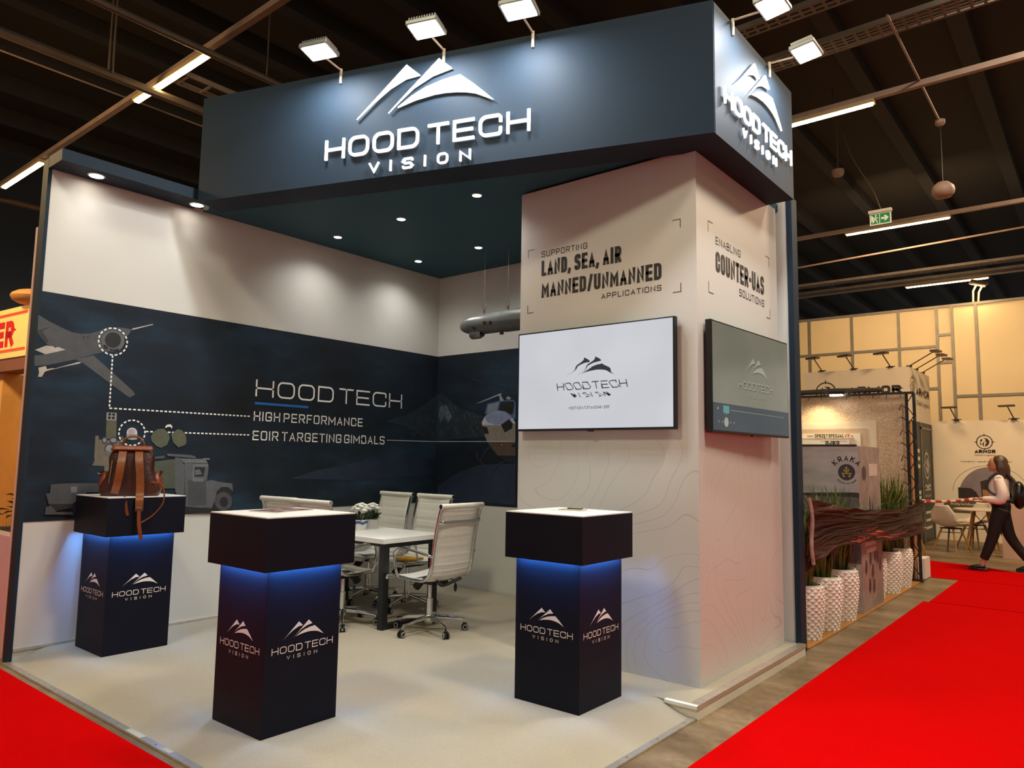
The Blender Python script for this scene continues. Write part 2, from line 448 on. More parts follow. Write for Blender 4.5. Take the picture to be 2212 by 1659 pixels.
# mountain emblem, in units of the HOOD TECH line (origin = baseline left end)
PEAKS = [[(.413, .391), (.482, .33), (.41, .324), (.332, .291), (.249, .238), (.163, .172), (.221, .222), (.315, .305)],
 [(.573, .392), (.637, .335), (.543, .316), (.451, .275), (.382, .224), (.326, .177), (.412, .254), (.504, .332)],
 [(.677, .299), (.74, .248), (.79, .203), (.835, .16), (.749, .203), (.704, .216), (.659, .224), (.606, .229), (.553, .229), (.461, .218), (.373, .197), (.444, .241), (.513, .27), (.597, .29)]]
def logo_print(root, F, width, m, d=.0015, warp=None, vision=True, stroke_w=.0118):
    """printed emblem and words as parts of root"""
    def pk(p):
        x, y = p[0] * width, p[1] * width
        return warp(x, y) if warp else (x, y)
    mb = MB()
    for p in PEAKS:
        q = []
        for i in range(len(p)):
            a, b_ = Vector(p[i]), Vector(p[(i + 1) % len(p)])
            for k in range(3): q.append(pk(a.lerp(b_, k / 3)))
        mb.flat(q, F, d)
    mb.build('mountain_emblem', m, root, world=True)
    mb = MB(); lettering(mb, 'HOOD TECH', F, width, width * .0935, width * stroke_w, .3, .2, .36, d, d, warp)
    mb.build('lettering', m, root, world=True)
    if vision:
        mb = MB(); wv = (lambda x, y: warp(x + width * .24, y - width * .092)) if warp else None
        G = F if warp else shift(F, width * .24, -width * .092)
        lettering(mb, 'VISION', G, width * .495, width * .05, width * .0075, .3, 1.05, .5, d, d, wv)
        mb.build('lettering', m, root, world=True)
ART = {
    'drone': [
     ('mid', [(-2.544,2.512),(-2.464,2.472),(-2.372,2.436),(-2.300,2.413),(-2.238,2.411),(-2.176,2.424),(-2.124,2.447),(-2.073,2.478),(-2.019,2.492),(-1.970,2.503),(-1.919,2.504),(-1.873,2.499),(-1.883,2.468),(-1.924,2.414),(-1.931,2.348),(-1.995,2.305),(-2.060,2.294),(-2.144,2.263),(-2.265,2.209),(-2.459,2.143),(-2.540,2.129),(-2.548,2.204),(-2.480,2.223),(-2.340,2.273),(-2.386,2.281),(-2.471,2.298),(-2.507,2.334),(-2.539,2.373)]),
     ('dark', [(-2.538,2.395),(-2.451,2.438),(-2.507,2.394),(-2.463,2.324),(-2.476,2.300),(-2.507,2.334),(-2.539,2.373)]),
     ('light', [(-2.546,2.247),(-2.475,2.289),(-2.429,2.290),(-2.418,2.280),(-2.391,2.289),(-2.341,2.274),(-2.475,2.223)]),
     ('light', [(-1.873,2.499),(-1.862,2.510),(-1.702,2.572),(-1.701,2.566),(-1.856,2.500)]),
     ('mid2', [(-2.265,2.209),(-2.143,2.255),(-1.829,2.004),(-1.807,1.973),(-1.848,1.947),(-1.865,1.954),(-2.212,2.184)]),
     ('light', [(-2.515,2.118),(-2.466,2.136),(-2.458,2.113),(-2.419,2.125),(-2.409,2.121),(-2.470,2.093),(-2.487,2.053),(-2.513,2.050),(-2.508,2.081)]),
     ('light', [(-2.419,2.117),(-2.248,2.191),(-2.225,2.190),(-2.242,2.178),(-2.356,2.140),(-2.414,2.115)]),
     ('ring', [(-1.919,2.397),(-1.920,2.377),(-1.926,2.358),(-1.936,2.340),(-1.950,2.324),(-1.967,2.312),(-1.986,2.304),(-2.007,2.301),(-2.027,2.302),(-2.046,2.307),(-2.063,2.317),(-2.076,2.330),(-2.086,2.346),(-2.092,2.364),(-2.094,2.383),(-2.090,2.403),(-2.083,2.421),(-2.071,2.438),(-2.056,2.452),(-2.038,2.462),(-2.018,2.469),(-1.998,2.471),(-1.978,2.468),(-1.959,2.461),(-1.943,2.449),(-1.931,2.434),(-1.922,2.417)]),
     ('black', [(-1.946,2.402),(-1.947,2.388),(-1.951,2.373),(-1.958,2.360),(-1.968,2.349),(-1.980,2.340),(-1.993,2.334),(-2.007,2.331),(-2.021,2.332),(-2.035,2.336),(-2.046,2.343),(-2.056,2.353),(-2.063,2.365),(-2.068,2.379),(-2.069,2.393),(-2.066,2.408),(-2.061,2.421),(-2.053,2.434),(-2.042,2.444),(-2.029,2.452),(-2.016,2.456),(-2.001,2.457),(-1.987,2.455),(-1.974,2.450),(-1.963,2.441),(-1.955,2.430),(-1.949,2.417)]),
     ('black', [(-2.080,2.344),(-2.064,2.350),(-2.038,2.329),(-2.042,2.314),(-2.067,2.319)]),
     ('black', [(-2.032,2.324),(-1.996,2.319),(-1.961,2.336),(-1.957,2.318),(-1.984,2.306),(-2.028,2.307)]),
     ('black', [(-2.228,2.387),(-2.216,2.394),(-2.214,2.385),(-2.225,2.379)]),
     ('black', [(-2.201,2.396),(-2.189,2.404),(-2.188,2.395),(-2.199,2.389)]),
    ],
    'truck': [
     ('olive', [(-2.015,1.816),(-1.939,1.817),(-1.930,1.605),(-2.007,1.608)]),
     ('lgrey', [(-2.015,1.816),(-1.939,1.817),(-1.937,1.756),(-2.014,1.755)]),
     ('black', [(-1.980,1.802),(-1.981,1.798),(-1.982,1.794),(-1.985,1.792),(-1.989,1.790),(-1.993,1.790),(-1.997,1.791),(-2.001,1.793),(-2.003,1.797),(-2.004,1.801),(-2.004,1.805),(-2.002,1.808),(-1.999,1.811),(-1.995,1.813),(-1.991,1.813),(-1.987,1.812),(-1.983,1.809),(-1.981,1.806)]),
     ('black', [(-1.950,1.802),(-1.951,1.798),(-1.953,1.794),(-1.956,1.792),(-1.959,1.790),(-1.964,1.790),(-1.968,1.791),(-1.971,1.793),(-1.973,1.797),(-1.974,1.801),(-1.974,1.805),(-1.972,1.808),(-1.969,1.811),(-1.965,1.813),(-1.961,1.813),(-1.957,1.812),(-1.954,1.809),(-1.951,1.806)]),
     ('black', [(-1.980,1.775),(-1.981,1.771),(-1.983,1.768),(-1.986,1.765),(-1.989,1.763),(-1.994,1.763),(-1.998,1.764),(-2.001,1.767),(-2.003,1.770),(-2.004,1.774),(-2.004,1.778),(-2.002,1.782),(-1.999,1.785),(-1.995,1.786),(-1.991,1.786),(-1.987,1.785),(-1.984,1.783),(-1.981,1.779)]),
     ('black', [(-1.951,1.775),(-1.951,1.771),(-1.953,1.768),(-1.956,1.765),(-1.960,1.763),(-1.964,1.763),(-1.968,1.764),(-1.972,1.767),(-1.974,1.770),(-1.975,1.774),(-1.975,1.778),(-1.973,1.782),(-1.970,1.785),(-1.966,1.786),(-1.962,1.786),(-1.958,1.785),(-1.954,1.783),(-1.952,1.779)]),
     ('tan', [(-2.086,1.631),(-2.061,1.629),(-2.045,1.455),(-2.011,1.440),(-1.946,1.440),(-1.933,1.393),(-2.094,1.398),(-2.078,1.439),(-2.084,1.465)]),
     ('tan', [(-2.062,1.601),(-1.901,1.595),(-1.906,1.435),(-2.041,1.439)]),
     ('olive', [(-1.899,1.631),(-1.877,1.630),(-1.868,1.468),(-1.900,1.467)]),
     ('tan', [(-1.868,1.557),(-1.810,1.554),(-1.799,1.468),(-1.867,1.468)]),
     ('dtan', [(-1.996,1.595),(-1.997,1.585),(-2.000,1.576),(-2.005,1.570),(-2.011,1.566),(-2.019,1.566),(-2.026,1.569),(-2.032,1.575),(-2.036,1.584),(-2.038,1.594),(-2.037,1.603),(-2.034,1.612),(-2.029,1.619),(-2.023,1.622),(-2.015,1.623),(-2.008,1.620),(-2.002,1.613),(-1.998,1.605)]),
     ('glass', [(-2.004,1.597),(-2.005,1.591),(-2.007,1.586),(-2.010,1.582),(-2.014,1.580),(-2.018,1.580),(-2.023,1.582),(-2.026,1.586),(-2.029,1.591),(-2.030,1.596),(-2.030,1.602),(-2.028,1.607),(-2.025,1.611),(-2.021,1.613),(-2.016,1.613),(-2.012,1.612),(-2.008,1.608),(-2.005,1.603)]),
     ('dtan', [(-1.922,1.597),(-1.923,1.587),(-1.927,1.578),(-1.935,1.571),(-1.944,1.568),(-1.954,1.567),(-1.964,1.571),(-1.972,1.577),(-1.978,1.585),(-1.980,1.595),(-1.979,1.605),(-1.975,1.614),(-1.967,1.621),(-1.958,1.625),(-1.948,1.625),(-1.938,1.622),(-1.930,1.616),(-1.924,1.607)]),
     ('glass', [(-1.929,1.599),(-1.930,1.594),(-1.933,1.588),(-1.939,1.584),(-1.946,1.582),(-1.954,1.582),(-1.961,1.584),(-1.967,1.587),(-1.972,1.592),(-1.973,1.598),(-1.972,1.604),(-1.969,1.609),(-1.963,1.613),(-1.956,1.615),(-1.948,1.616),(-1.941,1.614),(-1.935,1.610),(-1.931,1.605)]),
     ('dtan', [(-1.936,1.530),(-1.937,1.514),(-1.943,1.500),(-1.953,1.490),(-1.965,1.484),(-1.979,1.484),(-1.992,1.489),(-2.003,1.499),(-2.011,1.513),(-2.014,1.529),(-2.013,1.544),(-2.007,1.559),(-1.997,1.569),(-1.985,1.575),(-1.971,1.575),(-1.958,1.570),(-1.947,1.560),(-1.939,1.546)]),
     ('tan', [(-2.010,1.534),(-1.943,1.535),(-1.942,1.488),(-1.974,1.472),(-2.005,1.487)]),
     ('glass', [(-1.948,1.536),(-1.949,1.527),(-1.953,1.519),(-1.960,1.513),(-1.969,1.510),(-1.979,1.510),(-1.988,1.513),(-1.995,1.518),(-2.001,1.526),(-2.003,1.535),(-2.002,1.544),(-1.998,1.552),(-1.991,1.558),(-1.982,1.562),(-1.973,1.562),(-1.963,1.559),(-1.956,1.553),(-1.950,1.545)]),
     ('tan', [(-2.006,1.393),(-1.933,1.393),(-1.935,1.351),(-2.003,1.356)]),
     ('tan', [(-2.054,1.343),(-1.889,1.348),(-1.889,1.335),(-2.053,1.331)]),
     ('dolive', [(-2.001,1.331),(-1.889,1.335),(-1.883,1.255),(-1.996,1.257)]),
     ('white', [(-1.771,1.664),(-1.773,1.649),(-1.779,1.636),(-1.790,1.627),(-1.803,1.621),(-1.818,1.621),(-1.832,1.625),(-1.843,1.634),(-1.851,1.647),(-1.855,1.661),(-1.853,1.675),(-1.847,1.688),(-1.836,1.698),(-1.823,1.704),(-1.809,1.704),(-1.795,1.700),(-1.783,1.691),(-1.774,1.678)]),
     ('lens', [(-1.791,1.671),(-1.792,1.662),(-1.796,1.654),(-1.803,1.648),(-1.811,1.645),(-1.821,1.645),(-1.830,1.647),(-1.838,1.653),(-1.843,1.660),(-1.845,1.669),(-1.844,1.678),(-1.840,1.686),(-1.833,1.692),(-1.824,1.696),(-1.815,1.696),(-1.806,1.693),(-1.798,1.688),(-1.793,1.680)]),
     ('lgrey', [(-1.856,1.650),(-1.769,1.653),(-1.769,1.610),(-1.808,1.603),(-1.853,1.612)]),
     ('olive2', [(-1.660,1.635),(-1.646,1.669),(-1.609,1.701),(-1.554,1.706),(-1.512,1.662),(-1.504,1.629),(-1.523,1.572),(-1.572,1.546),(-1.617,1.564),(-1.653,1.602)]),
     ('olive', [(-1.660,1.635),(-1.646,1.669),(-1.593,1.698),(-1.559,1.697),(-1.561,1.638),(-1.597,1.593),(-1.641,1.597)]),
     ('olive2', [(-1.495,1.663),(-1.440,1.708),(-1.399,1.698),(-1.364,1.651),(-1.357,1.599),(-1.368,1.576),(-1.424,1.552),(-1.473,1.596)]),
     ('olive', [(-1.440,1.705),(-1.399,1.698),(-1.367,1.651),(-1.363,1.588),(-1.419,1.558),(-1.452,1.619)]),
     ('cream', [(-1.549,1.720),(-1.536,1.739),(-1.506,1.747),(-1.486,1.728),(-1.492,1.708),(-1.501,1.724),(-1.527,1.723),(-1.543,1.712)]),
     ('grey', [(-1.773,1.471),(-1.600,1.474),(-1.540,1.483),(-1.538,1.460),(-1.771,1.442)]),
     ('grey2', [(-1.518,1.500),(-1.315,1.491),(-1.267,1.478),(-1.266,1.463),(-1.511,1.480)]),
     ('dolive', [(-1.821,1.409),(-1.441,1.456),(-1.431,1.209),(-1.808,1.214)]),
     ('grey2', [(-1.448,1.473),(-1.407,1.465),(-1.363,1.406),(-1.340,1.043),(-1.430,1.186)]),
     ('lgrey2', [(-1.407,1.462),(-1.180,1.457),(-1.154,1.424),(-1.370,1.425)]),
     ('grey2', [(-1.364,1.423),(-1.154,1.421),(-1.145,1.383),(-1.156,1.267),(-1.114,1.278),(-1.050,1.260),(-0.915,1.243),(-0.901,1.171),(-0.952,1.211),(-1.016,1.212),(-1.058,1.172),(-1.060,1.114),(-1.099,1.028),(-1.335,1.054)]),
     ('grey3', [(-1.325,1.275),(-1.163,1.273),(-1.144,1.058),(-1.312,1.059)]),
     ('lgrey2', [(-1.289,1.412),(-1.150,1.412),(-1.152,1.395),(-1.273,1.394),(-1.273,1.297),(-1.183,1.293),(-1.187,1.261),(-1.283,1.266)]),
     ('black2', [(-1.273,1.386),(-1.176,1.386),(-1.190,1.308),(-1.268,1.308)]),
     ('glass2', [(-1.266,1.366),(-1.224,1.369),(-1.203,1.325),(-1.263,1.320)]),
     ('lgrey2', [(-1.199,1.467),(-1.141,1.465),(-1.140,1.450),(-1.205,1.452)]),
     ('black2', [(-1.057,1.166),(-1.009,1.209),(-0.945,1.205),(-0.911,1.168),(-0.901,1.008),(-1.086,1.016)]),
     ('grey3', [(-0.906,1.085),(-0.909,1.057),(-0.922,1.032),(-0.944,1.015),(-0.970,1.006),(-0.999,1.007),(-1.026,1.018),(-1.049,1.037),(-1.065,1.062),(-1.072,1.091),(-1.068,1.118),(-1.056,1.143),(-1.035,1.160),(-1.009,1.169),(-0.980,1.169),(-0.952,1.158),(-0.929,1.139),(-0.913,1.114)]),
     ('black2', [(-0.946,1.080),(-0.948,1.065),(-0.954,1.051),(-0.964,1.041),(-0.976,1.036),(-0.990,1.037),(-1.003,1.043),(-1.014,1.053),(-1.022,1.067),(-1.025,1.083),(-1.024,1.099),(-1.018,1.112),(-1.008,1.122),(-0.996,1.127),(-0.982,1.127),(-0.969,1.121),(-0.957,1.110),(-0.950,1.096)]),
     ('black2', [(-1.340,1.049),(-1.074,1.032),(-1.071,0.986),(-1.337,0.998)]),
     ('grey3', [(-2.375,1.258),(-2.280,1.264),(-2.111,1.264),(-1.975,1.264),(-1.970,1.194),(-2.121,1.192),(-2.214,1.109),(-2.378,1.115),(-2.401,1.190),(-2.375,1.194)]),
     ('lgrey2', [(-2.237,1.238),(-2.195,1.240),(-2.190,1.194),(-2.232,1.193)]),
     ('black2', [(-2.378,1.115),(-2.214,1.109),(-2.212,1.079),(-2.356,1.055)]),
     ('grey3', [(-2.394,1.096),(-2.359,1.100),(-2.320,1.054),(-2.210,1.049),(-2.208,1.029),(-2.399,1.038)]),
    ],
    'heli': [
     ('dk', [(-3.608,2.430),(-3.429,2.387),(-3.275,2.325),(-3.275,2.317),(-3.439,2.371)]),
     ('dk', [(-3.200,2.321),(-3.053,2.298),(-2.950,2.257),(-2.859,2.256),(-2.858,2.225),(-2.991,2.263),(-3.094,2.290)]),
     ('lt', [(-3.443,2.112),(-3.367,2.132),(-3.093,2.210),(-3.056,2.214),(-3.061,2.201),(-3.367,2.122)]),
     ('lt', [(-3.092,2.204),(-3.077,2.203),(-3.024,2.137),(-3.080,2.123)]),
     ('lt', [(-2.998,2.152),(-2.968,2.178),(-2.922,2.157),(-2.947,2.138)]),
     ('blue', [(-3.259,2.106),(-3.091,2.132),(-2.886,2.136),(-2.856,2.103),(-2.852,1.927),(-2.902,1.936),(-3.088,2.020),(-3.277,1.985),(-3.293,2.002)]),
     ('glass', [(-3.248,2.093),(-3.096,2.117),(-3.125,2.029),(-3.267,2.001)]),
     ('black', [(-3.075,2.123),(-2.886,2.124),(-2.870,2.092),(-2.898,1.971),(-3.016,2.018),(-3.099,2.028)]),
     ('white', [(-3.339,1.898),(-3.298,1.961),(-3.214,2.007),(-3.109,2.027),(-2.995,2.009),(-2.892,1.936),(-2.856,1.888),(-2.854,1.772),(-3.293,1.776)]),
     ('bluew', [(-3.298,1.953),(-3.214,2.006),(-3.109,2.025),(-2.995,2.008),(-2.897,1.940),(-2.992,1.875),(-3.147,1.870),(-3.254,1.904)]),
     ('body', [(-3.333,1.873),(-3.054,1.864),(-2.856,1.881),(-2.852,1.679),(-3.248,1.680),(-3.293,1.760)]),
     ('brown', [(-3.248,1.684),(-2.852,1.683),(-2.849,1.532),(-3.005,1.523),(-3.098,1.537),(-3.204,1.632)]),
     ('dk', [(-3.098,1.537),(-2.849,1.536),(-2.848,1.463),(-2.973,1.469)]),
     ('black', [(-3.327,1.857),(-3.257,1.848),(-3.229,1.775),(-3.293,1.772)]),
     ('black', [(-3.059,1.869),(-2.943,1.929),(-2.891,1.881),(-2.900,1.827),(-3.001,1.785)]),
     ('skid', [(-3.399,1.519),(-3.144,1.317),(-3.155,1.308),(-3.393,1.499)]),
     ('skid', [(-3.417,1.579),(-3.395,1.579),(-3.383,1.511),(-3.399,1.511)]),
     ('skid', [(-3.173,1.636),(-3.162,1.628),(-3.256,1.600),(-3.292,1.544),(-3.339,1.475),(-3.349,1.479),(-3.303,1.552),(-3.267,1.608)]),
     ('skid', [(-3.014,1.476),(-3.004,1.468),(-3.095,1.428),(-3.155,1.340),(-3.166,1.344),(-3.106,1.435)]),
     ('red', [(-3.024,1.650),(-3.025,1.647),(-3.027,1.644),(-3.030,1.642),(-3.034,1.641),(-3.039,1.641),(-3.043,1.642),(-3.046,1.644),(-3.048,1.647),(-3.049,1.650),(-3.048,1.653),(-3.046,1.656),(-3.043,1.658),(-3.039,1.659),(-3.035,1.659),(-3.031,1.658),(-3.027,1.656),(-3.025,1.653)]),
     ('dk', [(-2.852,1.644),(-2.853,1.638),(-2.857,1.633),(-2.864,1.629),(-2.872,1.627),(-2.880,1.627),(-2.889,1.629),(-2.895,1.633),(-2.900,1.638),(-2.902,1.644),(-2.900,1.650),(-2.896,1.655),(-2.889,1.659),(-2.881,1.661),(-2.872,1.661),(-2.864,1.659),(-2.858,1.655),(-2.853,1.650)]),
    ],
}
# ================================================================== HALL SHELL
mb = MB(); mb.add([(-40, -25, 0), (30, -25, 0), (30, 40, 0), (-40, 40, 0)], [(0, 1, 2, 3)])
fl = mb.build('floor', floor_m); tag(fl, 'worn brown concrete floor of the exhibition hall', 'floor', kind='structure')
ceil_m = mat('dark_ceiling_paint', '#211d1b', 0.85, var=0.12, scale=0.8)
mb = MB(); mb.add([(-40, -25, 7.6), (30, -25, 7.6), (30, 40, 7.6), (-40, 40, 7.6)], [(3, 2, 1, 0)])
ce = mb.build('ceiling', ceil_m); tag(ce, 'dark brown hall ceiling high above the stands', 'ceiling', kind='structure')
beam_m = mat('dark_beam_paint', '#1f1b18', 0.8, var=0.1)
for i, x in enumerate([-14.5, -13, -11.6, -10.2, -8.8, -7.4, -6.1, -4.8, -3.4, -2.0, -0.6, 0.8, 2.3]):
    mb = MB(); mb.box(x - .11, -24, 7.36, x + .11, 39, 7.59)
    b_ = mb.build('ceiling_beam', beam_m, ce, world=True)

# red carpets of the aisles
def carpet(poly, label, z=0.006):
    mb = MB(); n = len(poly)
    vs = [(x, y, 0.0005) for x, y in poly] + [(x, y, z) for x, y in poly]
    mb.add(vs, [tuple(range(n - 1, -1, -1)), tuple(range(n, 2 * n))] + [(i, (i + 1) % n, (i + 1) % n + n, i + n) for i in range(n)])
    return tag(mb.build('aisle_carpet', carpet_red), label, 'carpet')
carpet([(.385, -2.62), (.385, 4.87), (3.6, 4.87), (3.6, -2.62)], 'long red aisle carpet running past the right side of the stand, nearest length')
carpet([(.44, 4.9), (.44, 6.9), (3.6, 6.9), (3.6, 4.9)], 'short red carpet length beyond the first seam, beside the small white panel')
carpet([(.11, 6.93), (3.6, 6.93), (3.6, 7.0), (1.1, 8.25), (.38, 8.75), (-.26, 8.9), (-2.5, 9.2), (-2.5, 7.3), (.11, 7.1)], 'far red carpet under the walking woman')
carpet([(-9, -6.2), (-9, -2.63), (3.6, -2.63), (3.6, -6.2)], 'red carpet in front of the stand at lower left')

# ================================================================== STAND: walls
def wallbox(name, x0, y0, z0, x1, y1, z1, m, label, parent=None):
    mb = MB(); mb.box(x0, y0, z0, x1, y1, z1)
    o = mb.build(name, m, parent, world=True)
    if parent is None: tag(o, label, 'wall', kind='structure')
    return o
wl = wallbox('wall_left', -4.16, -2.53, .0, -4.06, 1.75, 3.66, white_wall, 'white left wall of the stand, carrying the navy picture band')
wallbox('end_cap', -4.165, -2.555, .0, -4.055, -2.53, 3.72, navy, None, wl)
wallbox('outer_edge', -4.20, -2.56, .02, -4.165, -2.5, 3.2, mat('pale_pink_board', '#d9b7ab', .6), None, wl)
wb = wallbox('wall_back', -4.06, 1.65, .0, .055, 1.76, 3.74, white_wall, 'white back wall of the stand behind the meeting table')
wallbox('end_cap', .055, 1.635, .0, .10, 1.765, 3.74, navy, None, wb)
mb = MB(); mb.box(-4.06, -2.53, .08, -4.045, 1.65, .098)
tag(mb.build('baseboard_left', alu), 'thin metal strip along the foot of the left wall', 'baseboard', kind='structure')

# cornice with the two wall spots
t = thing('cornice', 'dark navy cornice box along the top of the left wall with two recessed lamps', 'cornice', (-3.93, -2.0, 3.64))
mb = MB(); mb.box(-4.06, -2.555, 3.64, -3.80, -1.42, 3.73); mb.build('box', navy, t, world=True)

# printed picture band
ART_M = {k: mat('print_' + k, v, .6, var=.12, scale=14) for k, v in dict(mid='#46494c', mid2='#4c4e50', dark='#2b2d30', light='#b3ada3', ring='#5b5d5f', black='#17181a',
    olive='#585744', olive2='#565a4a', dolive='#4c5043', tan='#6d6558', dtan='#3d352e', glass='#7f8792', lgrey='#8d9089', lgrey2='#6b6d70', grey='#4a4c50', grey2='#55575b', grey3='#434549',
    black2='#1c1d20', glass2='#5c6168', white='#c3c1c9', lens='#b39ea4', cream='#d9d4c2', dk='#161b21', lt='#8f979c', blue='#4b6a8f', bluew='#8793b3', body='#8d8378', brown='#554738', skid='#27324a', red='#d8564a').items()}
def art_part(name, key, F, root, d0=.0015):
    cols = []
    for c, p in ART[key]:
        if c not in cols: cols.append(c)
    mb = MB()
    for i, (c, p) in enumerate(ART[key]): mb.flat(p, F, d0 + i * .00022, cols.index(c))
    return mb.build(name, [ART_M[c] for c in cols], root, world=True)
FL = frame((-4.055, 0, 0), Y, Z, X)
mu = thing('picture_band', 'dark navy picture band on the left wall with drone, army vehicle and white words', 'wall graphic', (-4.06, -.45, .99))
mb = MB(); mb.box(-4.06, -2.53, .99, -4.055, 1.65, 2.695); mb.build('printed_panel', mural_m, mu, world=True)
art_part('drone_picture', 'drone', FL, mu); 
# vehicle picture must stay on the wall: clip what runs past its front end
ART['truck'] = [(c, [(max(p[0], -2.525), p[1]) for p in q]) for c, q in ART['truck']]
art_part('vehicle_picture', 'truck', FL, mu)
m_mt = mat('print_mountain', '#1f2b33', .6, var=.3, scale=9); m_sn = mat('print_snow', '#4c5d62', .6, var=.3, scale=20); m_rd = mat('print_ridge', '#1f2a3e', .6, var=.25, scale=5)
mb = MB(); mb.flat([(.86, 1.89), (1.18, 1.98), (1.42, 2.10), (1.57, 2.195), (1.65, 2.245), (1.65, 1.70), (1.34, 1.77), (1.14, 1.85)], FL, .0012)
mb.build('mountain_picture', m_mt, mu, world=True)
rnd = random.Random(4); mb = MB()
for i in range(26):
    u = rnd.uniform(1.2, 1.64); v = 1.74 + (u - .9) * .55 * rnd.uniform(.1, .9); l = rnd.uniform(.03, .09)
    mb.flat([(u, v), (u + .006, v), (min(1.648, u + l * .5) , v - l)], FL, .0016)
mb.build('mountain_picture', m_sn, mu, world=True)
mb = MB(); mb.flat([(.0, 1.36), (.25, 1.396), (.45, 1.43), (.66, 1.48), (.83, 1.455), (1.0, 1.466), (1.3, 1.46), (1.65, 1.50), (1.65, 1.30), (.6, 1.25), (-.3, 1.28)], FL, .0012)
mb.build('ridge_picture', m_rd, mu, world=True)
mb = MB(); lettering(mb, 'HOOD TECH', shift(FL, -.726, 2.042), 1.822, .158, .0165, .3, .2, .36); mb.build('lettering', print_white, mu, world=True)
mb = MB(); lettering(mb, 'HIGH PERFORMANCE', shift(FL, -.731, 1.816), 1.279, .087, .0115, .14, .3, .55); mb.build('lettering', print_white, mu, world=True)
mb = MB(); lettering(mb, 'EOIR TARGETING GIMBALS', shift(FL, -.733, 1.636), 1.591, .088, .0115, .14, .3, .55); mb.build('lettering', print_white, mu, world=True)
mb = MB(); mb.flat([(-.727, 1.967), (-.141, 1.967), (-.141, 1.990), (-.727, 1.990)], FL, .002); mb.build('underline', print_blue, mu, world=True)
def dashes(mb, F, a, b_, n, wd=.012, duty=.62, d=.0052):
    a, b_ = Vector(a), Vector(b_); dr = (b_ - a).normalized(); nn = Vector((-dr.y, dr.x)) * wd / 2; L_ = (b_ - a).length
    for i in range(n):
        p = a + dr * (L_ * i / n); q = a + dr * (L_ * (i + duty) / n)
        mb.flat([tuple(p + nn), tuple(q + nn), tuple(q - nn), tuple(p - nn)], F, d)
def dash_ring(mb, F, c, r, n, wd=.012, d=.0052):
    for i in range(n):
        a0 = 2 * pi * i / n; pts = []
        for rr, rev in ((r - wd / 2, 0), (r + wd / 2, 1)):
            seg = [(c[0] + rr * cos(a0 + k * .6 * 2 * pi / n / 4), c[1] + rr * sin(a0 + k * .6 * 2 * pi / n / 4)) for k in range(5)]
            pts += seg[::-1] if rev else seg
        mb.flat(pts, F, d)
for c, r in (((-2.007, 2.382), .108), ((-1.812, 1.662), .102)):
    mb = MB(); dash_ring(mb, FL, c, r, 18); mb.build('dashed_ring', print_white, mu, world=True)
for a, b_, n, wd in (((-2.003, 2.272), (-1.999, 1.85), 13, .012), ((-1.999, 1.850), (-.76, 1.853), 34, .012), ((-1.705, 1.677), (-.755, 1.682), 26, .012), ((.894, 1.684), (1.65, 1.69), 40, .008)):
    mb = MB(); dashes(mb, FL, a, b_, n, wd); mb.build('dashed_line', print_white, mu, world=True)
FBk = frame((0, 1.645, 0), X, Z, -Y)
mu2 = thing('picture_band', 'dark navy picture band on the back wall with snowy peak and helicopter', 'wall graphic', (-2.0, 1.65, .99))
mb = MB(); mb.box(-4.054, 1.645, .99, -1.3, 1.65, 2.695); mb.build('printed_panel', mural_m, mu2, world=True)
mb = MB(); mb.flat([(-4.05, 2.25), (-3.95, 2.25), (-3.93, 2.23), (-3.78, 2.125), (-3.63, 2.048), (-3.45, 2.008), (-3.2, 1.93), (-3.1, 1.75), (-4.05, 1.70)], FBk, .0012)
mb.build('mountain_picture', m_mt, mu2, world=True)
mb = MB()
for i in range(44):
    u = rnd.uniform(-4.03, -3.4); top = 2.2 - (u + 4.05) * .34; v = rnd.uniform(1.78, top); l = rnd.uniform(.03, .12)
    mb.flat([(u, v), (u + .008, v), (u + l * .7, v - l)], FBk, .0016)
mb.flat([(-4.0, 2.1), (-3.9, 2.12), (-3.8, 1.98), (-3.86, 1.9), (-3.93, 2.0), (-3.98, 1.9), (-4.02, 2.0)], FBk, .0016)
mb.build('mountain_picture', m_sn, mu2, world=True)
mb = MB(); mb.flat([(-4.0, 1.18), (-3.7, 1.33), (-3.37, 1.43), (-2.85, 1.455), (-2.85, 1.02), (-4.0, 1.02)], FBk, .0011); mb.build('ridge_picture', m_rd, mu2, world=True)
art_part('helicopter_picture', 'heli', FBk, mu2)
mb = MB(); dashes(mb, FBk, (-4.03, 1.69), (-2.86, 1.687), 56, .008, d=.0072); mb.build('dashed_line', print_white, mu2, world=True)

# ================================================================== STAND: canopy
f0 = Vector((.22, -.19, 3.6)); ex = Vector((.946, .3245, 0)).normalized(); nout = ex.cross(Z)
can = thing('canopy', 'dark navy canopy with deep fascia standing on the white column', 'canopy', (-1.5, 0, 3.6))
Ff = frame((f0.x, f0.y, 0), ex, Z, nout)
mb = MB(); mb.prism([(-4.18, 3.6), (0, 3.6), (0, 4.5), (-4.18, 4.5)], Ff, -.28, 0); mb.build('front_fascia', navy, can, world=True)
mb = MB(); mb.box(-.06, -.17, 3.601, .218, 1.335, 4.499); mb.build('side_fascia', navy, can, world=True)
mb = MB(); P = [(-3.95, -1.33), (-.02, .02), (-.02, 1.65), (-4.06, 1.65), (-4.06, -1.33)]
mb.prism(P, frame((0, 0, 0), X, Y, Z), 3.64, 3.70); mb.build('soffit', navy_sof, can, world=True)

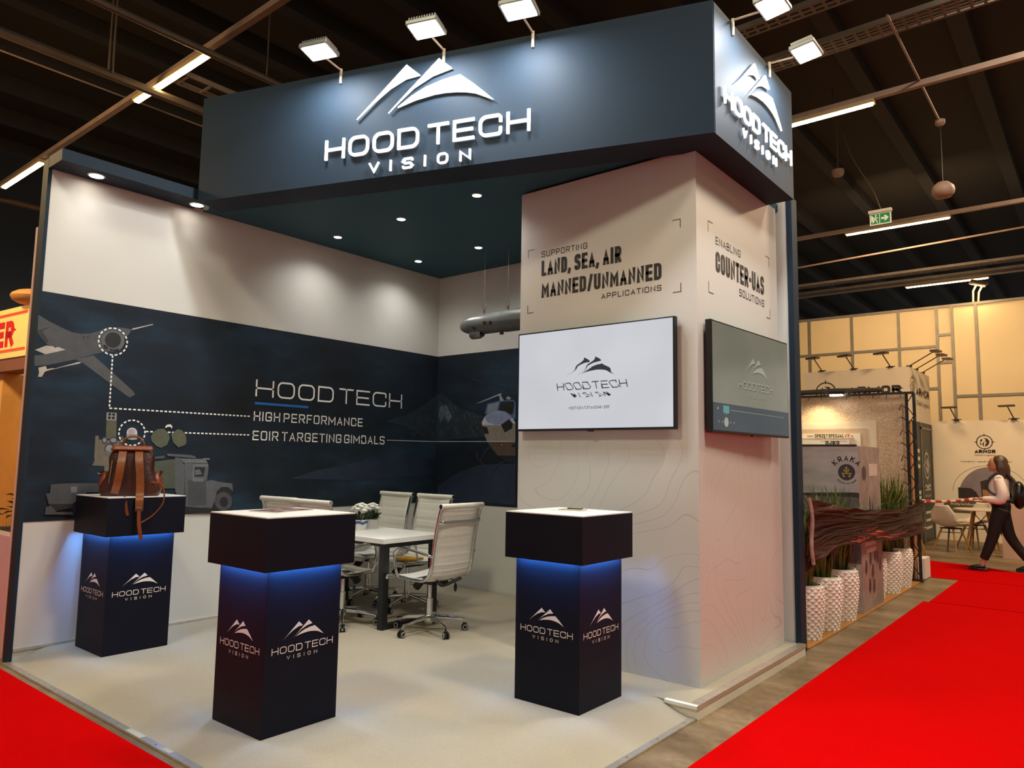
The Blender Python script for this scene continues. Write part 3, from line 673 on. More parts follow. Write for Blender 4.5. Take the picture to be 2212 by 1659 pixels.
# backlit signs
def glow_sign(F, W_, label, zoff=0, peaks=PEAKS):
    s = thing('logo_sign', label, 'sign', F[0] + F[1] * (W_ / 2))
    for p in peaks:
        mb = MB(); mb.prism([(a * W_, b * W_) for a, b in p], F, .010, .024); mb.build('mountain_emblem', logo_glow, s, world=True)
    def fn(x, y, d): return F[0] + F[1] * x + F[2] * y + F[3] * d
    for ch, x, w_ in layout('HOOD TECH', W_, W_ * .0128, .2, .42):
        mb = MB(); glyph(mb, ch, x, w_, W_ * .0945, W_ * .0128, .3, fn, .010, .024); mb.build('letter', logo_glow, s, world=True)
    for ch, x, w_ in layout('VISION', W_ * .498, W_ * .0085, 1.05, .5):
        mb = MB(); glyph(mb, ch, x + W_ * .236, w_, W_ * .0495, W_ * .0085, .3, lambda a, b, d: fn(a, b - W_ * .092, d), .010, .024)
        mb.build('letter', logo_glow, s, world=True)
    return s
glow_sign(shift(Ff, -2.928, 3.785), 1.686, 'large backlit white mountain logo and words on the front fascia')
FS = frame((.218, 0, 0), Y, Z, X)
glow_sign(shift(FS, -.06, 3.846), 1.307, 'backlit white mountain logo and words on the narrow right fascia')

# floodlights on arms
def floodlight(base, out, length, label):
    base, out = Vector(base), Vector(out).normalized(); side = out.cross(Z)
    t = thing('floodlight', label, 'floodlight', base, group='floodlights along the top of the canopy')
    mb = MB(); mb.cyl(base + Vector((0, 0, -.10)) + out * .008, base + Vector((0, 0, .02)) + out * .008, .011); mb.tube([base + out * .008, base + out * .02 + Vector((0, 0, .01)), base + out * length], .0075, 8)
    mb.build('arm', mat('pale_arm_paint', '#c9c0ab', .4), t, world=True)
    c = base + out * (length + .09) + Vector((0, 0, .015)); dn = (Vector((0, 0, -1)) * .99 + out * .10).normalized(); fw = side.cross(dn).normalized()
    if fw.dot(out) < 0: fw = -fw
    M = Matrix((side, fw, -dn)).transposed().to_4x4(); M.translation = c
    mb = MB(); mb.obox(M, .24, .18, .035); mb.build('housing', mat('grey_lamp_housing', '#8f8f8c', .4, .6), t, world=True, bevel=.006)
    mb = MB(); M2 = M.copy(); M2.translation = c + dn * .0195; mb.obox(M2, .205, .15, .006); mb.build('glass', led_white, t, world=True)
    mb = MB()
    for i in range(11):
        M3 = M.copy(); M3.translation = c - dn * .03 + side * (-.1 + .02 * i); mb.obox(M3, .006, .15, .03)
    mb.build('cooling_fins', mat('grey_lamp_housing', '#8f8f8c', .4, .6), t, world=True)
    add_light('floodlight_beam', 'AREA', c + dn * .05, c + dn * .05 - Z, FLOOD, (.93, .96, 1.0), t, shape='RECTANGLE', size=.2, size_y=.14, spread=radians(178))
    return t
for (p, lab) in zip([(-2.449, -1.103, 4.5), (-1.607, -.815, 4.5), (-.948, -.59, 4.5)], ['leftmost white floodlight on an arm over the front fascia', 'middle white floodlight on an arm above the big logo peaks', 'right hand white floodlight over the front fascia, past the logo']):
    floodlight(p, nout, .21, lab)
for p, lab in zip([(.218, .12, 4.5), (.218, .815, 4.5)], ['nearer white floodlight on an arm over the narrow right fascia', 'farther white floodlight on an arm over the narrow right fascia']):
    floodlight(p, X, .19, lab)

# recessed downlights
def downlight(x, y, z, label, r, e, tgt=None, ang=140, par=None):
    t = thing('downlight', label, 'ceiling light', (x, y, z), group='recessed lamps in the stand')
    mb = MB(); mb.lathe([(r * 1.25, 0), (r * 1.25, -.006), (r * 1.02, -.010), (r, 0)], (0, 0, 0), 24, caps=False); mb.build('trim_ring', mat('satin_ring', '#c9ccce', .3, .7), t, smooth=True)
    mb = MB(); mb.lathe([(r, -.002), (r, -.006)], (0, 0, 0), 24); mb.build('lens', led_white, t)
    add_light('downlight_beam', 'SPOT', (x, y, z - .02), tgt or (x, y, 0), e, (1, .97, .92), t, spot_size=radians(ang), spot_blend=1.0, shadow_soft_size=.05)
names = ['front row downlight nearest the white column', 'front row downlight in the middle of the canopy ceiling', 'front row downlight nearest the left wall', 'rear row downlight just left of the column top', 'rear row downlight nearest the wall corner']
for (x, y), lab in zip([(-1.82, -.19), (-2.77, -.15), (-3.68, -.15), (-2.80, .93), (-3.68, .93)], names): downlight(x, y, 3.64, lab, .036, DOWN)
downlight(-3.915, -2.27, 3.64, 'wall lamp under the cornice, nearer the open front end', .05, 3.5, (-4.02, -2.27, 2.0), 100)
downlight(-3.915, -1.46, 3.64, 'wall lamp under the cornice, nearer the canopy', .05, 3.5, (-4.02, -1.46, 2.0), 100)

# ================================================================== STAND: column with words
colm = thing('column', 'large white square column carrying both screens and black slogans', 'column', (-.75, .76, .08))
mb = MB(); mb.box(-1.5, 0, .08, 0, 1.53, 3.62); mb.build('body', contour_m, colm, world=True)
FC = frame((0, 0, 0), X, Z, -Y); FR = frame((0, 0, 0), Y, Z, X)
for txt, F, x, y, wd, h, t_, r_, g_, sp_ in [
    ('SUPPORTING', FC, -1.295, 3.072, .425, .046, .0058, .14, .34, .5), ('LAND, SEA, AIR', FC, -1.293, 2.921, .715, .122, .0245, .13, .2, .62),
    ('MANNED/UNMANNED', FC, -1.291, 2.749, 1.032, .118, .0235, .13, .2, .42), ('APPLICATIONS', FC, -.745, 2.670, .485, .040, .0055, .14, .34, .5),
    ('ENABLING', FR, .311, 3.028, .449, .056, .0068, .14, .34, .5), ('COUNTER-UAS', FR, .306, 2.830, .925, .147, .030, .13, .2, .42), ('SOLUTIONS', FR, .724, 2.733, .506, .056, .0068, .14, .34, .5)]:
    mb = MB(); lettering(mb, txt, shift(F, x, y), wd, h, t_, r_, g_, sp_, .0015, .0015); mb.build('lettering', print_black, colm, world=True)
def corner_marks(F, u0, u1, v0, v1, l=.062, t_=.0045):
    mb = MB()
    for u, v, su, sv in ((u0, v0, 1, 1), (u1, v0, -1, 1), (u0, v1, 1, -1), (u1, v1, -1, -1)):
        mb.flat([(u, v), (u + su * l, v), (u + su * l, v + sv * t_), (u + su * t_, v + sv * t_), (u + su * t_, v + sv * l), (u, v + sv * l)], F, .0015)
    mb.build('corner_marks', print_black, colm, world=True)
corner_marks(FC, -1.428, -.113, 2.641, 3.15); corner_marks(FR, .185, 1.358, 2.658, 3.166, .08, .005)

# ================================================================== screens
def mat_screen(name, stops, strength, rough=.12):
    m, nt, b = nodes_of(name); n = tex_noise(nt, 1.2, 2); r = ramp(nt, n.outputs[0], stops)
    setin(b, 'Base Color', (.01, .01, .012, 1)); setin(b, 'Roughness', rough)
    nt.links.new(r.outputs[0], b.inputs['Emission Color']); setin(b, 'Emission Strength', strength)
    return m
scr_w = mat_screen('bright_screen', [(.3, lin('#d4d6dd')), (.7, lin('#e4e6ec'))], .80)
scr_g = mat_screen('grey_screen', [(.3, lin('#757262')), (.7, lin('#8a8673'))], .78)
scr_bar = mat_screen('screen_menu_bar', [(.3, lin('#26323a')), (.7, lin('#36424a'))], .8)
scr_ink = mat_screen('screen_dark_ink', [(.3, lin('#24242c')), (.7, lin('#2c2c34'))], .8)
scr_sh = mat_screen('screen_grey_ink', [(.3, lin('#555246')), (.7, lin('#5f5b4e'))], .7)
scr_lt = mat_screen('screen_light_ink', [(.3, lin('#9f9b88')), (.7, lin('#a9a592'))], .8)
scr_teal = mat_screen('screen_teal_box', [(.3, lin('#4f8a86')), (.7, lin('#5a9691'))], .8)
def television(F, W_, H_, label):
    """F origin = lower left corner of the front face"""
    O, u, v, n = F
    t = thing('television', label, 'television', O + u * W_ / 2)
    mb = MB(); mb.prism([(0, 0), (W_, 0), (W_, H_), (0, H_)], F, -.045, -.001); mb.build('casing', black_pl, t, world=True, bevel=.003)
    mb = MB(); mb.prism([(W_ * .5 - .02, -.008), (W_ * .5 + .02, -.008), (W_ * .5 + .02, .002), (W_ * .5 - .02, .002)], F, -.02, .001); mb.build('sensor_tab', black_pl, t, world=True)
    mb = MB(); mb.prism([(W_ * .3, H_ * .3), (W_ * .7, H_ * .3), (W_ * .7, H_ * .7), (W_ * .3, H_ * .7)], F, -.0685, -.045); mb.build('wall_mount', black_mt, t, world=True)
    return t
F1 = frame((-1.459, -.07, 1.713), X, Z, -Y)
tv = television(F1, 1.329, .756, 'wide television with white screen and black wavy logo on the column front')
mb = MB(); mb.flat([(.012, .016), (1.317, .016), (1.317, .745), (.012, .745)], F1, .0005); mb.build('screen', scr_w, tv, world=True)
wv1 = lambda x, y: (x + .012 * sin(y * 75 + .6) + (y - .15) * .12, y)
logo_print(tv, shift(F1, .375, .295), .595, scr_ink, .0015, warp=lambda x, y: (x + .011 * sin(y * 95 + .5), y), vision=False, stroke_w=.0115)
mb = MB(); lettering(mb, 'VISION', shift(F1, .375 + .14, .238), .31, .035, .006, .3, 1.0, .5, .0015, .0015, warp=lambda x, y: (x + .022 * sin(y * 150), y)); mb.build('lettering', scr_ink, tv, world=True)
mb = MB(); lettering(mb, 'VISIT US AT STAND H6-395', shift(F1, .478, .153), .345, .021, .0032, .2, .35, .6, .0015, .0015, warp=lambda x, y: (x + y * .35, y)); mb.build('lettering', scr_ink, tv, world=True)
a = Vector((.060, .084, 1.697)); b_ = Vector((.122, 1.388, 1.697)); u2 = (b_ - a).normalized(); W2 = (b_ - a).length
F2 = frame(a, u2, Z, u2.cross(Z)); H2 = .756
tv2 = television(F2, W2, H2, 'television with dim grey screen and menu bar on the column right side')
mb = MB(); mb.flat([(.012, .20), (W2 - .012, .20), (W2 - .012, H2 - .012), (.012, H2 - .012)], F2, .0005); mb.build('screen', scr_g, tv2, world=True)
mb = MB(); mb.flat([(.012, .016), (W2 - .012, .016), (W2 - .012, .20), (.012, .20)], F2, .0005); mb.build('menu_bar', scr_bar, tv2, world=True)
logo_print(tv2, shift(F2, .408, .318), .60, scr_sh, .0013, stroke_w=.02)
logo_print(tv2, shift(F2, .402, .325), .60, scr_lt, .0018, stroke_w=.012)
mb = MB(); mb.flat([(.16, .135), (.25, .135), (.25, .186), (.16, .186)], F2, .0012); mb.flat([(.195, .135), (.205, .122), (.215, .135)], F2, .0012); mb.build('menu_icon', scr_teal, tv2, world=True)
mb = MB(); mb.flat([(.075, .15), (.095, .163), (.075, .176)], F2, .0012); mb.flat([(.27, .158), (1.2, .155), (1.2, .157), (.27, .161)], F2, .0012)
mb.flat([(.205 + .033 * cos(k * pi / 10), .075 + .033 * sin(k * pi / 10)) for k in range(20)], F2, .0012)
for x in (.09, .145, .265, .32): mb.flat([(x, .068), (x + .008, .068), (x + .008, .082), (x, .082)], F2, .0012)
mb.build('menu_icon', scr_lt, tv2, world=True)

# ================================================================== raised floor
pf = thing('raised_floor', 'grey carpeted floor of the stand with sloping edges and metal trim', 'floor', (-2, -.4, 0))
def hgt(x, y):
    df = y + 2.56; dr = .10 - x if y < -.33 else 9.0; R_ = .30
    if df < R_ and dr < R_: d = R_ - sqrt((R_ - df) ** 2 + (R_ - dr) ** 2)
    else: d = min(df, dr)
    q = min(max(d / .26, 0), 1); return .010 + .070 * (q * q * (3 - 2 * q))
xs = [-4.06 + 3.6 * i / 30 for i in range(31)] + [-.46 + .56 * i / 28 for i in range(1, 29)]
ys = [-2.56 + .4 * i / 16 for i in range(17)] + [-2.16 + 1.6 * i / 14 for i in range(1, 15)] + [-.56 + .23 * i / 4 for i in range(1, 5)]
mb = MB(); nx, ny = len(xs), len(ys)
mb.add([(x, y, hgt(x, y)) for y in ys for x in xs], [(j * nx + i, j * nx + i + 1, (j + 1) * nx + i + 1, (j + 1) * nx + i) for j in range(ny - 1) for i in range(nx - 1)])
mb.box(-4.06, -.33, .0, .115, 1.632, .08)
mb.build('carpet', carpet_grey, pf, world=True, smooth=True)
mb = MB(); mb.box(-.07, -.337, .008, .13, -.331, .074); mb.box(.115, -.331, 0, .13, 1.63, .074); mb.build('side_board', mat('cream_board', '#e3dcc9', .5), pf, world=True)
mb = MB(); mb.box(.075, -.34, .0805, .135, 1.632, .084); mb.box(.1305, -.34, .060, .135, 1.632, .0805); mb.build('edge_trim', alu, pf, world=True)
mb = MB(); mb.box(-.075, -.35, .0805, .135, -.315, .0845); mb.box(-.075, -.35, .066, .135, -.345, .0805); mb.build('edge_trim', mat('white_edge_tape', '#ece8de', .35), pf, world=True)
mb = MB(); mb.box(-4.06, -2.585, .001, .10, -2.545, .013); mb.build('front_trim', alu, pf, world=True)
mb = MB(); mb.box(.085, -2.56, .001, .125, -.345, .012); mb.build('ramp_trim', alu, pf, world=True)
mb = MB()
for y in [-.45 - .32 * i for i in range(7)]: mb.lathe([(.006, 0), (.004, .003)], (.105, y, .012), 8)
for x in [-3.6 + .45 * i for i in range(8)]: mb.lathe([(.006, 0), (.004, .003)], (x, -2.565, .013), 8)
mb.build('screws', steel, pf, world=True)
mb = MB(); mb.box(-2.12, -2.58, .0132, -1.95, -2.545, .0145); mb.box(-1.72, -2.575, .0132, -1.64, -2.55, .0145); mb.build('tape', mat('silver_tape', '#d8d6cc', .35, .3), pf, world=True)

# ================================================================== podiums
def podium(loc, label):
    t = thing('podium', label, 'podium', loc, group='dark navy display podiums')
    mb = MB(); mb.box(-.231, -.231, 0, .231, .231, .8625); mb.build('pedestal', pod_navy, t, bevel=.0015)
    mb = MB(); mb.box(-.28, -.28, .862, .28, .28, 1.099)
    for q in (-1, 1): mb.box(min(q * .28, q * .270), -.28, .83, max(q * .28, q * .270), .28, .862); mb.box(-.27, min(q * .28, q * .270), .83, .27, max(q * .28, q * .270), .862)
    mb.build('head_box', pod_navy, t)
    mb = MB(); mb.box(-.279, -.279, 1.099, .279, .279, 1.105); mb.build('top_panel', white_top, t)
    mb = MB()
    for q in (-1, 1): mb.box(q * .2665 - .003, -.222, .846, q * .2665 + .003, .222, .861); mb.box(-.222, q * .2665 - .003, .846, .222, q * .2665 + .003, .861)
    mb.build('led_strip', led_blue, t)
    lm = mat('cream_vinyl', '#e6d8c6', .5)
    logo_print(t, frame((loc[0] - .19, loc[1] - .231, loc[2] + .405), X, Z, -Y), .378, lm)
    logo_print(t, frame((loc[0] + .231, loc[1] - .19, loc[2] + .402), Y, Z, X), .380, lm)
    return t
pd = podium((-.531, -.695, .08), 'dark podium on the right, in front of the white column')
pd2 = dup(pd, (-1.523, -2.06, .08), 0, 'dark podium in the middle foreground, largest in view')
pd3 = dup(pd, (-3.68, -1.945, .08), 0, 'dark podium at left under the brown backpack')
# ================================================================== meeting table
tb = thing('meeting_table', 'white meeting table on black square-tube legs in the rear of the stand', 'table', (-3.3, -.02, .08))
mb = MB(); mb.box(-4.0, -.38, .785, -2.60, .34, .825); mb.build('tabletop', white_top, tb, world=True, bevel=.002)
for x in (-2.67, -3.90):
    mb = MB(); mb.box(x - .03, -.335, .08, x + .03, -.275, .785); mb.box(x - .03, .235, .08, x + .03, .295, .785)
    mb.box(x - .03, -.275, .08, x + .03, .235, .12); mb.box(x - .03, -.275, .745, x + .03, .235, .785)
    mb.build('leg_frame', black_mt, tb, world=True)
mb = MB(); mb.box(-3.87, -.33, .755, -2.70, -.29, .785); mb.box(-3.87, .25, .755, -2.70, .29, .785); mb.build('rail', black_mt, tb, world=True)

# ================================================================== chairs
sling_m = mat('white_mesh_fabric', '#dedbd0', .55, var=.04, scale=30, bump=.25, bscale=300)
caster_rim = mat('grey_caster_ring', '#b9b6b2', .5)
def office_chair(loc, rz, label):
    t = thing('office_chair', label, 'chair', loc, rz, group='white mesh office chairs')
    prof = [(.27, .425), (.245, .455), (.12, .452), (-.06, .445), (-.16, .452), (-.215, .49), (-.245, .56), (-.262, .68), (-.29, .84), (-.325, .98), (-.345, 1.035)]
    P = [Vector((0, a, b)) for a, b in prof]; P = smoothpath(P, 4)
    for s in (-1, 1):
        mb = MB(); mb.tube([Vector((s * .232, p.y, p.z)) for p in P], .0155, 10, flat=.9); mb.build('side_frame', chrome, t, smooth=True)
    def sl(a0, a1, name, off=0.0):
        n0, n1 = int(a0 * (len(P) - 1)), int(a1 * (len(P) - 1))
        def fn(u, v):
            i = n0 + v * (n1 - n0); k = min(int(i), len(P) - 2); q = P[k].lerp(P[k + 1], i - k)
            sag = .016 * (1 - (2 * u - 1) ** 2)
            d = Vector((0, .25, -1)) if v < .01 else (Vector((0, P[k+1].y - P[k].y, P[k+1].z - P[k].z)))
            nn = Vector((0, d.z, -d.y)).normalized() if d.length else Vector((0, 0, 1))
            if nn.z < 0 and nn.y < 0: nn = -nn
            rib = .0035 * (1 if (off and int(v * 60) % 6 == 0) else 0)
            return Vector(((u - .5) * .448, q.y, q.z)) - nn * sag - nn * rib
        mb = MB(); mb.grid(fn, 9, 64)
        return mb.build(name, sling_m, t, smooth=True, solid=.007)
    sl(.0, .46, 'seat', 1); sl(.46, 1.0, 'backrest', 1)
    mb = MB(); mb.cyl((-.245, -.347, 1.04), (.245, -.347, 1.04), .021); mb.build('top_roll', sling_m, t, smooth=True)
    mb = MB(); mb.cyl((-.249, -.347, 1.04), (-.2455, -.347, 1.04), .017); mb.cyl((.2455, -.347, 1.04), (.249, -.347, 1.04), .017); mb.build('end_caps', chrome, t)
    mb = MB(); mb.tube([(-.232, -.318, .915), (-.215, -.343, .915), (.215, -.343, .915), (.232, -.318, .915)], .012, 8, flat=.6); mb.build('cross_bar', chrome, t, smooth=True)
    for s in (-1, 1):
        x = s * .262
        pts = smoothpath([(s * .235, -.258, .645), (x, -.24, .655), (x, -.12, .672), (x, .03, .690), (x, .11, .682), (x, .152, .64), (x, .150, .585), (x, .128, .50), (s * .24, .118, .452)], 5)
        mb = MB(); mb.tube(pts, .0115, 10); mb.build('armrest', chrome, t, smooth=True)
    mb = MB(); mb.box(-.09, -.12, .395, .09, .10, .437); mb.tube([(-.2, .02, .43), (.2, .02, .43)], .014, 8)
    mb.tube(smoothpath([(0, -.1, .40), (0, -.16, .39), (-.14, -.215, .44)], 5), .014, 8); mb.tube(smoothpath([(0, -.1, .40), (0, -.16, .39), (.14, -.215, .44)], 5), .014, 8)
    mb.cyl((0, .1, .40), (0, .16, .34), .034); mb.build('tilt_mechanism', black_pl, t)
    mb = MB(); mb.tube([(.10, -.03, .41), (.20, -.06, .405), (.23, -.07, .37)], .005, 6); mb.ball((.233, -.07, .335), .014, .014, .036); mb.build('lever', black_pl, t, smooth=True)
    mb = MB(); mb.cyl((0, 0, .25), (0, 0, .40), .0165); mb.build('gas_lift', chrome, t, smooth=True)
    mb = MB(); mb.cyl((0, 0, .10), (0, 0, .27), .027); mb.lathe([(.03, .07), (.042, .085), (.042, .125), (.03, .14)], (0, 0, 0), 20); mb.build('hub', chrome, t, smooth=True)
    for k in range(5):
        a = 2 * pi * k / 5 + .62; d = Vector((cos(a), sin(a), 0))
        mb = MB(); mb.tube([d * .03 + Z * .118, d * .15 + Z * .108, d * .29 + Z * .088, d * .305 + Z * .06], [.021, .0175, .0125, .011], 8, flat=.8)
        lg = mb.build('base_leg', chrome, t, smooth=True)
        mb = MB(); c = d * .30 + Vector((0, 0, .027)); sd = Vector((-d.y, d.x, 0))
        for s in (-1, 1): mb.cyl(c + sd * s * .006, c + sd * s * .022, .027, n=16)
        mb.box(c.x - .012, c.y - .012, .03, c.x + .012, c.y + .012, .062); mb.build('caster', black_pl, lg)
        for s in (-1, 1):
            mb = MB(); mb.tube([c + sd * s * .0225 + Z * (.018 * sin(q * pi / 8)) + d * (.018 * cos(q * pi / 8)) for q in range(16)], .003, 6, closed=True); mb.build('caster_ring', caster_rim, lg)
    return t
cA = office_chair((-2.345, -.085, .08), radians(90), 'white mesh office chair at the right end of the table, seen from behind')
dup(cA, (-3.17, .43, .08), radians(180), 'white office chair behind the table, nearest the right end')
dup(cA, (-3.74, .43, .08), radians(180), 'white office chair behind the table, next to the flower pots')
dup(cA, (-3.08, -.40, .08), radians(0), 'white office chair on the near side, its seat showing right of the middle podium')
dup(cA, (-3.62, -.38, .08), radians(4), 'white office chair on the near side, only its top visible above the middle podium')

# folded yellow cloth on a chair seat
t = thing('folded_cloth', 'yellow and white folded cloth lying on a chair seat behind the table', 'cloth', (-3.15, .43, .535))
mb = MB()
mb.grid(lambda u, v: Vector((-3.25 + .2 * u, .32 + .2 * v, .542 + .014 * sin(pi * u) * sin(pi * v) + .004 * sin(9 * u))), 12, 12); mb.build('upper_fold', mat('yellow_cloth', '#c99a2a', .8, var=.15), t, world=True, smooth=True, solid=.02)
mb = MB(); mb.box(-3.30, .33, .527, -3.08, .5, .534); mb.build('paper', print_white, t, world=True)

# flower pots
leaf_m = mat('dark_green_leaf', '#28361f', .6, var=.35, scale=20); petal_m = mat('white_petal', '#f0efe6', .6, var=.03)
def flower_pot(c, r, h, label, n, ribbon, seed):
    rnd = random.Random(seed); c = Vector(c); t = thing('flower_pot', label, 'plant', c)
    mb = MB(); mb.lathe([(r * .86, 0), (r, h), (r * .93, h), (r * .9, h * .85), (0.01, h * .85)], c, 24, caps=True); mb.build('pot', mat('white_pot_glaze', '#dcdad6', .35, var=.02), t, world=True, smooth=True)
    if ribbon:
        mb = MB(); mb.grid(lambda u, v: c + Vector((r * 1.02 * cos(2 * pi * u), r * 1.02 * sin(2 * pi * u), h * (.62 + .22 * v) + .006 * sin(2 * pi * u * 5))), 40, 3, closeu=True); mb.build('ribbon', mat('blue_ribbon', '#2a4da0', .5), t, world=True, smooth=True, solid=.002)
    mb = MB()
    for i in range(46):
        a = rnd.uniform(0, 2 * pi); q = rnd.uniform(.2, 1); d = Vector((cos(a), sin(a), 0)); b0 = c + d * r * .5 * q + Z * h * .9; tip = c + d * (r * (1.2 + .5 * q)) + Z * (h + rnd.uniform(-.01, .09)); s = d.cross(Z) * .016
        m_ = b0.lerp(tip, .55) + Z * .02; mb.add([b0, m_ + s, tip, m_ - s], [(0, 1, 2, 3)])
    mb.build('leaves', leaf_m, t, world=True, solid=.001)
    for i in range(n):
        a = i * 2.4; q = sqrt((i + .5) / n); p = c + Vector((cos(a) * r * 1.15 * q, sin(a) * r * 1.15 * q, h + .085 + .06 * (1 - q * q))); mb = MB()
        for k in range(5):
            aa = 2 * pi * k / 5; mb.ball(p + Vector((cos(aa) * .013, sin(aa) * .013, .002)), .014, .014, .009, 8, 5)
        mb.ball(p + Z * .006, .012, .012, .009, 8, 5); mb.build('blossom', petal_m, t, world=True, smooth=True)
flower_pot((-3.36, -.005, .825), .065, .095, 'white flower pot with blue ribbon on the table behind the middle podium', 14, True, 1)
flower_pot((-3.43, .19, .825), .06, .085, 'plain white flower pot standing behind the ribboned pot on the table', 13, False, 2)

# ================================================================== podium top items
def page_print(name, seed, cols):
    m, nt, b = nodes_of(name); n = tex_noise(nt, 14 + seed, 4, .6); r = ramp(nt, n.outputs[0], [(.25 + .5 * i / (len(cols) - 1), lin(c)) for i, c in enumerate(cols)])
    nt.links.new(r.outputs[0], b.inputs['Base Color']); setin(b, 'Roughness', .7); setin(b, 'Specular IOR Level', .1); return m
mg = thing('magazine', 'dark picture magazine lying on the middle podium', 'magazine', (-1.60, -2.02, 1.185), radians(14))
mb = MB(); mb.box(-.105, -.148, 0, .105, .148, .006); mb.build('pages', print_white, mg)
mb = MB(); mb.box(-.106, -.149, .006, .106, .149, .0068); mb.build('cover', page_print('magazine_cover', 1, ['#22262a', '#4a4f4c', '#6d3b38', '#8a8f92', '#2a2d30']), mg)
lf = thing('leaflet_pile', 'small pile of white leaflets on the right podium', 'leaflets', (-.55, -.66, 1.185), radians(-12))
mb = MB(); mb.box(-.10, -.075, 0, .10, .075, .005); mb.build('lower_leaflet', print_white, lf)
M = Matrix.Translation((.01, .01, .008)) @ Matrix.Rotation(.35, 4, 'Z'); mb = MB(); mb.obox(M, .15, .10, .005); mb.build('upper_leaflet', mat('tan_leaflet', '#b3a58f', .5, var=.2, scale=30), lf)
ph = thing('phone', 'dark phone-sized card lying on top of the leaflets', 'phone', (-.535, -.63, 1.1955), radians(20))
mb = MB(); mb.box(-.045, -.026, 0, .045, .026, .007); mb.build('body', black_pl, ph, bevel=.002)
mb = MB(); mb.box(-.041, -.022, .007, .041, .022, .0074); mb.build('picture', page_print('card_picture', 3, ['#1d2a26', '#55603e', '#c9c4b4', '#30353a']), ph)

# ================================================================== backpack
leather = mat('brown_leather', '#7a3a1c', .38, var=.25, scale=9, bump=.3, bscale=60)
leather_d = mat('dark_brown_leather', '#3d190b', .42, var=.25, scale=9, bump=.3, bscale=60)
leather_l = mat('tan_leather_strap', '#794019', .38, var=.2, scale=12, bump=.2, bscale=80)
bp = thing('backpack', 'brown leather backpack with loose straps on the left podium', 'backpack', (-3.60, -1.99, 1.185), radians(62))
# local: straps side faces -y, wide along x
def bag(u, v):
    a = 2 * pi * u; z = .355 * v
    hw = .198 - .078 * v ** 1.2 + .012 * sin(3 * pi * v); hd = .105 - .035 * v ** 1.2
    if v > .93: k = (v - .93) / .07; hw *= 1 - .18 * k * k; hd *= 1 - .35 * k * k
    if v < .05: hw *= .97
    e = .45; c, s = cos(a), sin(a)
    x = hw * math.copysign(abs(c) ** e, c); y = hd * math.copysign(abs(s) ** e, s)
    w = .006 * noise.noise(Vector((x * 9, y * 9, z * 9)))
    return Vector((x * (1 + w * 4), y * (1 + w * 4) - .012 * sin(pi * v), z))
mb = MB(); mb.grid(bag, 44, 26, closeu=True); n = 44
mb.f.append(tuple(range(n - 1, -1, -1))); mb.f.append(tuple(range(25 * n, 26 * n))); mb.mi += [0, 0]
mb.build('body', leather_d, bp, smooth=True)
for s in (-1, 1):    # side pockets
    mb = MB(); mb.ball((s * .172, .01, .085), .042, .075, .095, 18, 10); mb.build('side_pocket', leather, bp, smooth=True)
    mb = MB(); mb.tube([(s * .20, -.05, .17), (s * .205, .01, .175), (s * .19, .07, .17)], .012, 8, flat=.5); mb.build('pocket_strap', leather_d, bp, smooth=True)
mb = MB(); mb.ball((0, .105, .12), .125, .035, .10, 20, 10); mb.build('front_pocket', leather, bp, smooth=True)
mb = MB(); mb.grid(lambda u, v: Vector(((u - .5) * (.28 - .03 * v), -.085 - .006 * sin(pi * u) + .022 * v, .335 + .028 * sin(pi * .5 * v))), 12, 6); mb.build('top_flap', leather, bp, smooth=True, solid=.012)
mb = MB(); mb.tube(smoothpath([(-.075, -.03, .345), (-.072, -.03, .395), (-.035, -.03, .432), (.02, -.03, .437), (.062, -.03, .405), (.078, -.03, .345)], 6), .0075, 8); mb.build('handle', leather_l, bp, smooth=True)
mb = MB(); mb.tube([(-.125, -.102, .26), (-.135, -.110, .09)], .0035, 6); mb.build('zip', mat('brass_zip', '#b99a78', .3, .8), bp)
def strap(pts, w_, name, m, par=bp):
    P = smoothpath(pts, 6); mb = MB(); rs = []
    for i, p in enumerate(P):
        q = P[min(i + 1, len(P) - 1)] - P[max(i - 1, 0)]; sd = Vector((1, 0, 0)); sd = (sd - q * (sd.dot(q) / max(q.length_squared, 1e-9))).normalized(); nn = q.cross(sd).normalized() * .004
        rs.append([p + sd * w_ / 2 + nn, p - sd * w_ / 2 + nn, p - sd * w_ / 2 - nn, p + sd * w_ / 2 - nn])
    mb.rings(rs); return mb.build(name, m, par, smooth=True)
strap([(-.06, -.075, .335), (-.062, -.135, .25), (-.07, -.15, .15), (-.085, -.13, .06), (-.095, -.115, .02)], .052, 'shoulder_strap', leather_l)
s2 = strap([(.045, -.075, .335), (.055, -.140, .25), (.07, -.155, .13), (.075, -.17, .02), (.078, -.215, -.02), (.08, -.222, -.10)], .052, 'shoulder_strap', leather_l)
strap([(.08, -.226, -.08), (.085, -.232, -.18), (.105, -.234, -.30)], .024, 'strap_tail', leather)
strap([(-.02, -.205, .004), (-.01, -.226, -.03), (.0, -.228, -.09), (.01, -.228, -.13)], .018, 'strap_tail', leather)
mb = MB(); mb.box(.062, -.235, -.085, .10, -.222, -.066); mb.build('buckle', steel, bp)
mb = MB(); P = smoothpath([(.14, -.10, .10), (.20, -.13, .09), (.235, -.20, .03), (.23, -.232, -.05), (.17, -.236, -.13), (.10, -.236, -.18)], 6)
mb.tube(P, .009, 6, flat=.35); mb.build('loose_strap', leather_l, bp, smooth=True)

